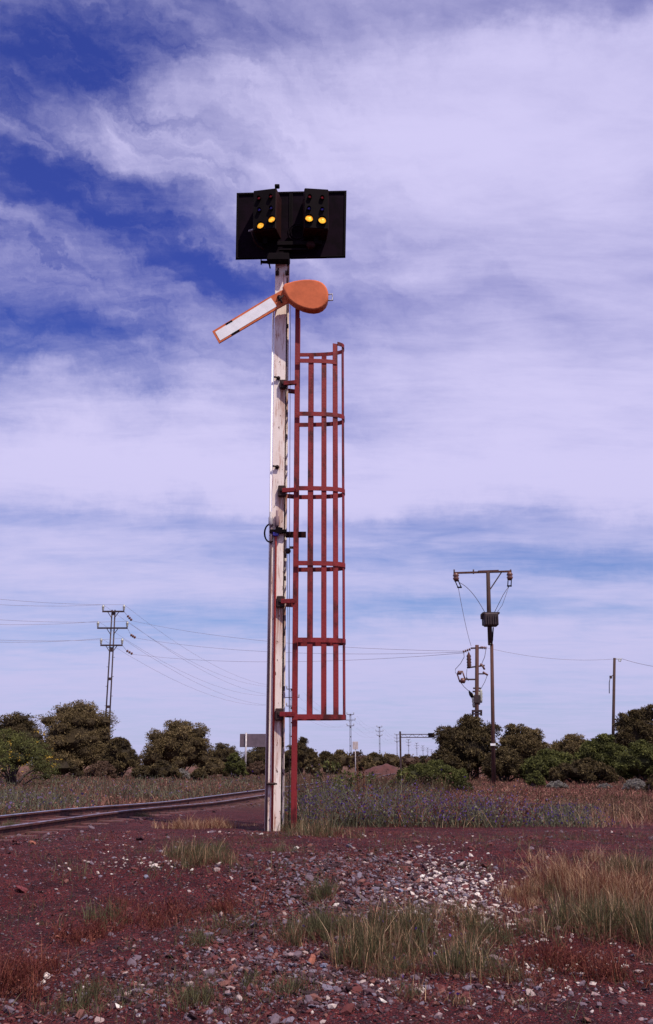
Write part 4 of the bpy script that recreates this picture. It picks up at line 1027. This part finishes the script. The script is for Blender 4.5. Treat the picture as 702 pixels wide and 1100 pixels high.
# tall leafy weed and pale stalks right of the ladder
g = GD(372, 21); r = np.random.RandomState(3)
wd = empty('leafy_weed', g, 'tall leafy green weed rising above the purple wildflowers', 'weed')
cen = np.column_stack([g.x+r.normal(size=26)*.30, g.y+r.normal(size=26)*.2, g.z+r.uniform(.15, 1.0, 26)]); V, T, tt = leaves(cen, np.full((26, 3), .11), 1100, .075, rs=r); npmesh('foliage', V, T, [LM['green']], rnd=tt, parent=wd)
m = MB()
for c in cen[:14]: m.tube([g+Vector((r.uniform(-.05, .05), 0, 0)), Vector(c)], .008, 4)
m.build('stem', GM['stalk'], wd)
for x, D, yt, lb in ((384, 18.5, 820, 'pale tall seed stalk just right of the leafy weed'), (391, 18, 826, 'shorter pale seed stalk right of the tall one')):
    g = GD(x+1, D); t = P(x, yt, D); m = MB(); m.tube([g, g.lerp(t, .5)+Vector((.02, 0, 0)), t], .007, 5, r1=.004)
    V_ = [g.lerp(t, f) for f in np.linspace(.35, 1, 26)]
    for q in V_: m.tube([q, q+Vector((random.uniform(-.04, .04), random.uniform(-.03, .03), .03))], .008, 4, r1=.004)
    o = m.build('seed_stalk', GM['dry'], origin=g); tag(o, lb, 'stalk', 'pale seed stalks in the wildflowers')

# ------------------------------------------------------------------ stones
def stones(p, size, r, base=I1, sink=.12):
    n = len(p); V0, T0 = base; k = len(V0)
    sc = r.uniform(.45, 1.25, (n, 1, 3))*size[:, None, None]; sc[:, :, 2] *= .6
    jit = 1+r.uniform(-.28, .28, (n, k, 1)); V = V0[None]*jit*sc
    a = r.uniform(0, 2*np.pi, n); ca, sa = np.cos(a)[:, None], np.sin(a)[:, None]
    x = V[..., 0]*ca - V[..., 1]*sa; y = V[..., 0]*sa + V[..., 1]*ca; tx, ty = r.normal(size=(n, 1))*.3, r.normal(size=(n, 1))*.3
    z = V[..., 2] + x*tx + y*ty
    zz = terrain(p[:, 0], p[:, 1])
    V = np.stack([x+p[:, 0:1], y+p[:, 1:2], z+(zz+size*sink)[:, None]], -1).reshape(-1, 3)
    T = (T0[None]+(np.arange(n)*k)[:, None, None]).reshape(-1, 3); return V, T, k
r = np.random.RandomState(31)
def smat(name, pts): return mat(name, (.1, .1, .1), .85, spec=.3, attr=('CONSTANT', pts), bump=.5, bscale=60)
S_ = smat('purple_grey_stones', [(0, (.030, .012, .016)), (.22, (.070, .032, .040)), (.42, (.115, .080, .10)), (.60, (.10, .026, .025)), (.80, (.14, .115, .15)), (.90, (.15, .06, .05)), (.97, (.28, .20, .19))])
SW = smat('pale_stones', [(0, (.30, .23, .22)), (.3, (.22, .15, .16)), (.5, (.48, .40, .37)), (.8, (.62, .56, .52)), (.93, (.14, .12, .16))])
def heap(px, py, rx, ry, n):
    g = G(px, py); return np.column_stack([g.x+r.normal(size=n)*rx, g.y+r.normal(size=n)*ry])
P_ = [heap(395, 950, .55, .75, 5200), heap(340, 945, .5, .7, 1800), heap(300, 1010, .6, .6, 2400), heap(255, 1050, .6, .45, 1700), heap(350, 1060, .7, .4, 1700), heap(450, 945, .5, .7, 2400),
      np.column_stack([r.uniform(-4.5, 4.5, 4200), r.uniform(5.8, 14.2, 4200)]), heap(120, 935, 1.2, .5, 500), heap(60, 1060, .8, .5, 1300), heap(480, 1060, .8, .4, 1300), heap(300, 897, .5, .12, 240)]
p = np.concatenate(P_); p = p[(p[:, 1] > 5.6) & (p[:, 1] < 14.35) & (p[:, 0] > -5.2)]
sz = np.exp(r.normal(size=len(p))*.55)*.0115; sz = np.clip(sz, .005, .05)
V, T, k = stones(p, sz, r); o = npmesh('gravel', V, T, [S_], rnd=np.repeat(r.uniform(size=len(p)), k)); tag(o, 'purple-grey and rusty gravel scattered over the red bank', 'gravel', kind='stuff')
P_ = [heap(482, 948, .28, .75, 650), heap(500, 985, .35, .45, 420), heap(160, 927, .32, .14, 60), heap(420, 975, .4, .4, 110), heap(100, 1040, .7, .4, 40), heap(320, 1050, .9, .5, 70), heap(560, 1060, .9, .4, 110), heap(285, 897, .35, .06, 22), heap(620, 1030, .6, .4, 200), np.column_stack([r.uniform(-4.5, 4.5, 120), r.uniform(5.8, 14, 120)])]
p = np.concatenate(P_); p = p[(p[:, 1] > 5.6) & (p[:, 1] < 14.3)]; sz = np.clip(np.exp(r.normal(size=len(p))*.45)*.015, .006, .045)
V, T, k = stones(p, sz, r); o = npmesh('gravel', V, T, [SW], rnd=np.repeat(r.uniform(size=len(p)), k)); tag(o, 'pale limestone chips strewn down the slope right of centre', 'gravel', kind='stuff')
SR = smat('red_crumbs', [(0, (.075, .013, .017)), (.4, (.15, .031, .034)), (.7, (.040, .012, .017)), (.85, (.19, .065, .058)), (.96, (.13, .085, .11))])
nq_ = 16000; y_ = 5.8+8.6*r.uniform(0, 1, nq_)**1.2; p = np.column_stack([r.uniform(-.42, .42, nq_)*y_, y_])
V, T, k = stones(p, r.uniform(.004, .010, nq_), r, ico(1) if False else (I1[0]*1.0, I1[1])); o = npmesh('gravel', V, T, [SR], rnd=np.repeat(r.uniform(size=nq_), k)); tag(o, 'fine red-brown crumbs of earth covering the bank and dirt road', 'gravel', kind='stuff')
# single rocks one can point at
RC = {'orange': mat('orange_rock', (.26, .085, .055), .9, var=.3, scale=20, bump=.5), 'red': mat('dark_red_rock', (.14, .02, .025), .9, var=.4, scale=20, bump=.5), 'white': mat('white_rock', (.62, .52, .48), .85, var=.25, scale=20, bump=.5), 'blue': mat('blue_grey_rock', (.16, .16, .23), .7, var=.3, scale=20, bump=.5), 'pink': mat('pinkish_rock', (.42, .22, .20), .9, var=.3, scale=20, bump=.5)}
for x, y, s, key, lb in ((35, 907, .075, 'orange', 'orange rock on the dirt near the left edge below the rails'), (24, 958, .10, 'red', 'dark red rock at the left edge halfway down the bank'), (50, 1051, .085, 'white', 'white rock in the lower left corner'), (75, 935, .035, 'white', 'small white stone on the left bank under the orange rock'), (157, 943, .06, 'blue', 'flat blue-grey stone on the left ridge'), (340, 955, .035, 'pink', 'pinkish stone just below the signal post'), (291, 1024, .06, 'blue', 'blue-grey stone in the middle gravel'), (335, 1035, .08, 'orange', 'rusty orange stone right of the middle gravel'), (348, 1040, .07, 'blue', 'blue-grey stone beside the rusty orange one'), (440, 957, .05, 'white', 'white stone on the grey gravel slope'), (431, 959, .06, 'blue', 'blue-grey stone left of the white one on the slope'), (306, 868, .09, 'white', 'pale stone behind the signal post foot'), (62, 1008, .05, 'orange', 'small orange-brown stone on the lower left bank'), (223, 1046, .05, 'white', 'white pebble near the bottom, left of centre')):
    g = G(x, y); p = np.array([[g.x, g.y]]); V, T, k = stones(p, np.array([s*.6]), r, I2, .2)
    V0, T0 = I2
    tag(npmesh('rock', V, T, [RC[key]], origin=g), lb, 'rock', 'single rocks on the bank')
# dark puddle-like patch of ballast below near rail is real stones
p = []
for s in np.linspace(-10, 26, 1500): 
    q = path(s, r.uniform(-.9, GAUGE+.9)); p.append((q.x, q.y))
p = np.array(p); sz = np.clip(np.exp(r.normal(size=len(p))*.4)*.022, .01, .05)
V, T, k = stones(p, sz, r); o = npmesh('ballast', V, T, [S_], rnd=np.repeat(r.uniform(size=len(p))*.72, k)); tag(o, 'dark red ballast stones lying between and beside the rails', 'ballast', kind='stuff')

# ------------------------------------------------------------------ sky, sun, camera
SUN = Vector((3.0, -3.6, 8.2)).normalized()
el = math.asin(SUN.z); az = math.atan2(SUN.x, SUN.y)
w = bpy.data.worlds.new('World'); bpy.context.scene.world = w; w.use_nodes = True
N = w.node_tree.nodes; L = w.node_tree.links; bg = N['Background']; bg.inputs[1].default_value = .10
sky = N.new('ShaderNodeTexSky'); sky.sky_type = 'NISHITA'; sky.sun_disc = False; sky.sun_elevation = el; sky.sun_rotation = az; sky.altitude = 50; sky.air_density = 1.0; sky.dust_density = .6; sky.ozone_density = 2.0
def mth(op, a, b=None, c=None, clamp=False):
    n = N.new('ShaderNodeMath'); n.operation = op; n.use_clamp = clamp
    for i, v in enumerate((a, b, c)):
        if v is None: continue
        if isinstance(v, (int, float)): n.inputs[i].default_value = v
        else: L.new(v, n.inputs[i])
    return n.outputs[0]
def vm(op, a, b=None, s=None):
    n = N.new('ShaderNodeVectorMath'); n.operation = op
    for i, v in enumerate((a, b)):
        if v is None: continue
        if isinstance(v, (tuple, Vector)): n.inputs[i].default_value = tuple(v)
        else: L.new(v, n.inputs[i])
    if s is not None:
        if isinstance(s, (int, float)): n.inputs['Scale'].default_value = s
        else: L.new(s, n.inputs['Scale'])
    return n
tc = N.new('ShaderNodeTexCoord'); d = tc.outputs['Generated']
def noise(vec, scale, detail=5, rough=.55, dist=0):
    n = N.new('ShaderNodeTexNoise'); n.inputs['Scale'].default_value = scale; n.inputs['Detail'].default_value = detail; n.inputs['Roughness'].default_value = rough; n.inputs['Distortion'].default_value = dist
    L.new(vec, n.inputs[0]); return n
wn = noise(d, 5.5, 7, .66)
wv = vm('SUBTRACT', wn.outputs['Color'], (.5, .5, .5)); wv = vm('SCALE', wv.outputs[0], s=.15); dw = vm('ADD', d, wv.outputs[0]).outputs[0]
sep = N.new('ShaderNodeSeparateXYZ'); L.new(d, sep.inputs[0])
zz = mth('MAXIMUM', mth('ADD', sep.outputs[2], .10), .06)
cmb = N.new('ShaderNodeCombineXYZ'); L.new(mth('DIVIDE', sep.outputs[0], zz), cmb.inputs[0]); L.new(mth('DIVIDE', sep.outputs[1], zz), cmb.inputs[1])
mp = N.new('ShaderNodeMapping'); mp.inputs['Rotation'].default_value = (0, 0, math.radians(-28)); mp.inputs['Scale'].default_value = (1.0, 1.9, 1); L.new(cmb.outputs[0], mp.inputs[0])
n1 = noise(mp.outputs[0], 1.5, 9, .60, .7); n2 = noise(mp.outputs[0], 5.0, 7, .65, .4)
blobs = SKYBLOBS = [
 (30, 160, 25, 110, 40, -.26), (150, 238, 27, 130, 20, -.24), (225, 292, 20, 70, 20, -.26), (10, 30, 20, 70, 50, -.20), (90, 345, 5, 130, 36, -.14), (560, 300, 0, 150, 55, .16), (60, 215, 20, 90, 26, -.20), (640, 0, -5, 160, 22, -.45), (150, 20, 0, 120, 40, -.25),
 (40, 335, 15, 110, 30, -.30), (480, 330, 5, 110, 22, -.22), (330, 410, 20, 90, 24, -.12),
 (520, 130, -12, 230, 85, .35), (300, 75, 20, 150, 36, .12), (90, 480, 0, 190, 45, .34), (560, 460, 0, 220, 60, .25),
 (330, 562, 0, 420, 9, -.30), (640, 602, 0, 110, 13, -.48), (420, 592, 0, 140, 13, -.30), (220, 668, 2, 110, 13, -.42), (440, 650, -2, 100, 13, -.40), (60, 690, 0, 120, 12, -.20), (600, 655, 0, 120, 10, -.22), (520, 770, 0, 260, 20, -.10),
 (150, 620, 0, 200, 20, .12), (560, 520, 0, 240, 20, .28), (120, 515, 0, 200, 22, .22), (560, 690, 0, 200, 20, .16), (200, 725, 0, 260, 22, .14)]
acc = None
for (px, py, th, sa, sb, am) in blobs:
    c = ray(px, py).normalized(); t = math.radians(th); a = ray(px+math.cos(t)*20, py+math.sin(t)*20).normalized()-c; a = (a-c*a.dot(c)).normalized(); bvec = c.cross(a)
    k = 1/F*.98
    da = mth('MULTIPLY', vm('DOT_PRODUCT', dw, a).outputs['Value'], 1/(sa*k)); c0a = 0
    db = mth('MULTIPLY', vm('DOT_PRODUCT', dw if sb > 18 else vm('ADD', d, vm('SCALE', wv.outputs[0], s=.35).outputs[0]).outputs[0], bvec).outputs['Value'], 1/(sb*k))
    e_ = mth('ADD', mth('MULTIPLY', da, da), mth('MULTIPLY', db, db)); g_ = mth('EXPONENT', mth('MULTIPLY', e_, -.5))
    fr = mth('GREATER_THAN', vm('DOT_PRODUCT', d, c).outputs['Value'], 0.0)
    g_ = mth('MULTIPLY', mth('MULTIPLY', g_, fr), am); acc = g_ if acc is None else mth('ADD', acc, g_)
c = ray(105, 165).normalized(); t = math.radians(27); a = ray(105+math.cos(t)*20, 165+math.sin(t)*20).normalized()-c; a = (a-c*a.dot(c)).normalized(); bvec = c.cross(a)
da = vm('DOT_PRODUCT', dw, a).outputs['Value']; db = vm('DOT_PRODUCT', dw, bvec).outputs['Value']
e_ = mth('ADD', mth('POWER', mth('ABSOLUTE', mth('MULTIPLY', da, 1/.21)), 2), mth('POWER', mth('ABSOLUTE', mth('MULTIPLY', db, 1/.17)), 2))
g_ = mth('MULTIPLY', mth('EXPONENT', mth('MULTIPLY', e_, -.5)), mth('GREATER_THAN', vm('DOT_PRODUCT', d, c).outputs['Value'], 0.0))
cb = N.new('ShaderNodeCombineXYZ'); L.new(mth('MULTIPLY', da, 5.0), cb.inputs[0]); L.new(mth('MULTIPLY', db, 15.0), cb.inputs[1])
n5 = noise(cb.outputs[0], 1.5, 8, .58, .4)
acc = mth('ADD', acc, mth('MULTIPLY', g_, mth('ADD', -.36, mth('MULTIPLY', mth('SUBTRACT', n5.outputs[0], .5), 1.8))))
hz = mth('MULTIPLY', mth('SUBTRACT', 1.0, mth('MULTIPLY', sep.outputs[2], 2.6), clamp=True), .25)
cov = mth('ADD', mth('ADD', .62, acc), hz)
cov = mth('ADD', cov, mth('MULTIPLY', mth('SUBTRACT', n1.outputs[0], .5), .80)); cov = mth('ADD', cov, mth('MULTIPLY', mth('SUBTRACT', n2.outputs[0], .5), .42))
mp3 = N.new('ShaderNodeMapping'); mp3.inputs['Rotation'].default_value = (0, 0, math.radians(35)); mp3.inputs['Scale'].default_value = (1.0, 3.2, 1); L.new(cmb.outputs[0], mp3.inputs[0])
n3 = noise(mp3.outputs[0], 2.2, 8, .62, 1.2); cov = mth('ADD', cov, mth('MULTIPLY', mth('SUBTRACT', n3.outputs[0], .5), .48))
mr = N.new('ShaderNodeMapRange'); mr.interpolation_type = 'SMOOTHSTEP'; mr.inputs[1].default_value = -.22; mr.inputs[2].default_value = 1.12; L.new(cov, mr.inputs[0])
tint = N.new('ShaderNodeMix'); tint.data_type = 'RGBA'; tint.blend_type = 'MULTIPLY'; tint.inputs[0].default_value = 1; L.new(sky.outputs[0], tint.inputs[6]); tg = N.new('ShaderNodeMix'); tg.data_type = 'RGBA'; tg.inputs[6].default_value = (.55, .74, 1.16, 1); tg.inputs[7].default_value = (.40, .42, 1.20, 1)
mg = N.new('ShaderNodeMapRange'); mg.inputs[1].default_value = .15; mg.inputs[2].default_value = .45; L.new(sep.outputs[2], mg.inputs[0]); L.new(mg.outputs[0], tg.inputs[0]); L.new(tg.outputs[2], tint.inputs[7])
mx = N.new('ShaderNodeMix'); mx.data_type = 'RGBA'; L.new(mr.outputs[0], mx.inputs[0]); L.new(tint.outputs[2], mx.inputs[6]); 
cc = N.new('ShaderNodeMix'); cc.data_type = 'RGBA'; cc.inputs[6].default_value = (5.4, 5.3, 8.1, 1); cc.inputs[7].default_value = (6.5, 6.1, 9.2, 1)
mz = N.new('ShaderNodeMapRange'); mz.inputs[1].default_value = .02; mz.inputs[2].default_value = .30; L.new(sep.outputs[2], mz.inputs[0]); L.new(mz.outputs[0], cc.inputs[0]); L.new(cc.outputs[2], mx.inputs[7])
L.new(mx.outputs[2], bg.inputs[0])
s = bpy.data.lights.new('sun', 'SUN'); s.energy = 5.0; s.angle = math.radians(.53); s.color = (1, .90, .77)
so = bpy.data.objects.new('sun', s); C.objects.link(so); so.rotation_euler = SUN.to_track_quat('Z', 'Y').to_euler(); so.location = (10, -10, 30)
cam = bpy.data.cameras.new('camera'); co = bpy.data.objects.new('camera', cam); C.objects.link(co)
cam.sensor_fit = 'HORIZONTAL'; cam.sensor_width = 36; cam.lens = 36*F/702; cam.clip_start = .1; cam.clip_end = 8000
co.location = (0, 0, EYE); co.rotation_euler = (math.pi/2+PITCH, 0, 0); bpy.context.scene.camera = co
sc = bpy.context.scene
sc.view_settings.view_transform = 'Standard'; sc.view_settings.look = 'None'; sc.view_settings.exposure = 0; sc.view_settings.gamma = 1
sc.render.engine = 'CYCLES'; sc.cycles.max_bounces = 5; sc.cycles.diffuse_bounces = 3; sc.cycles.use_denoising = True
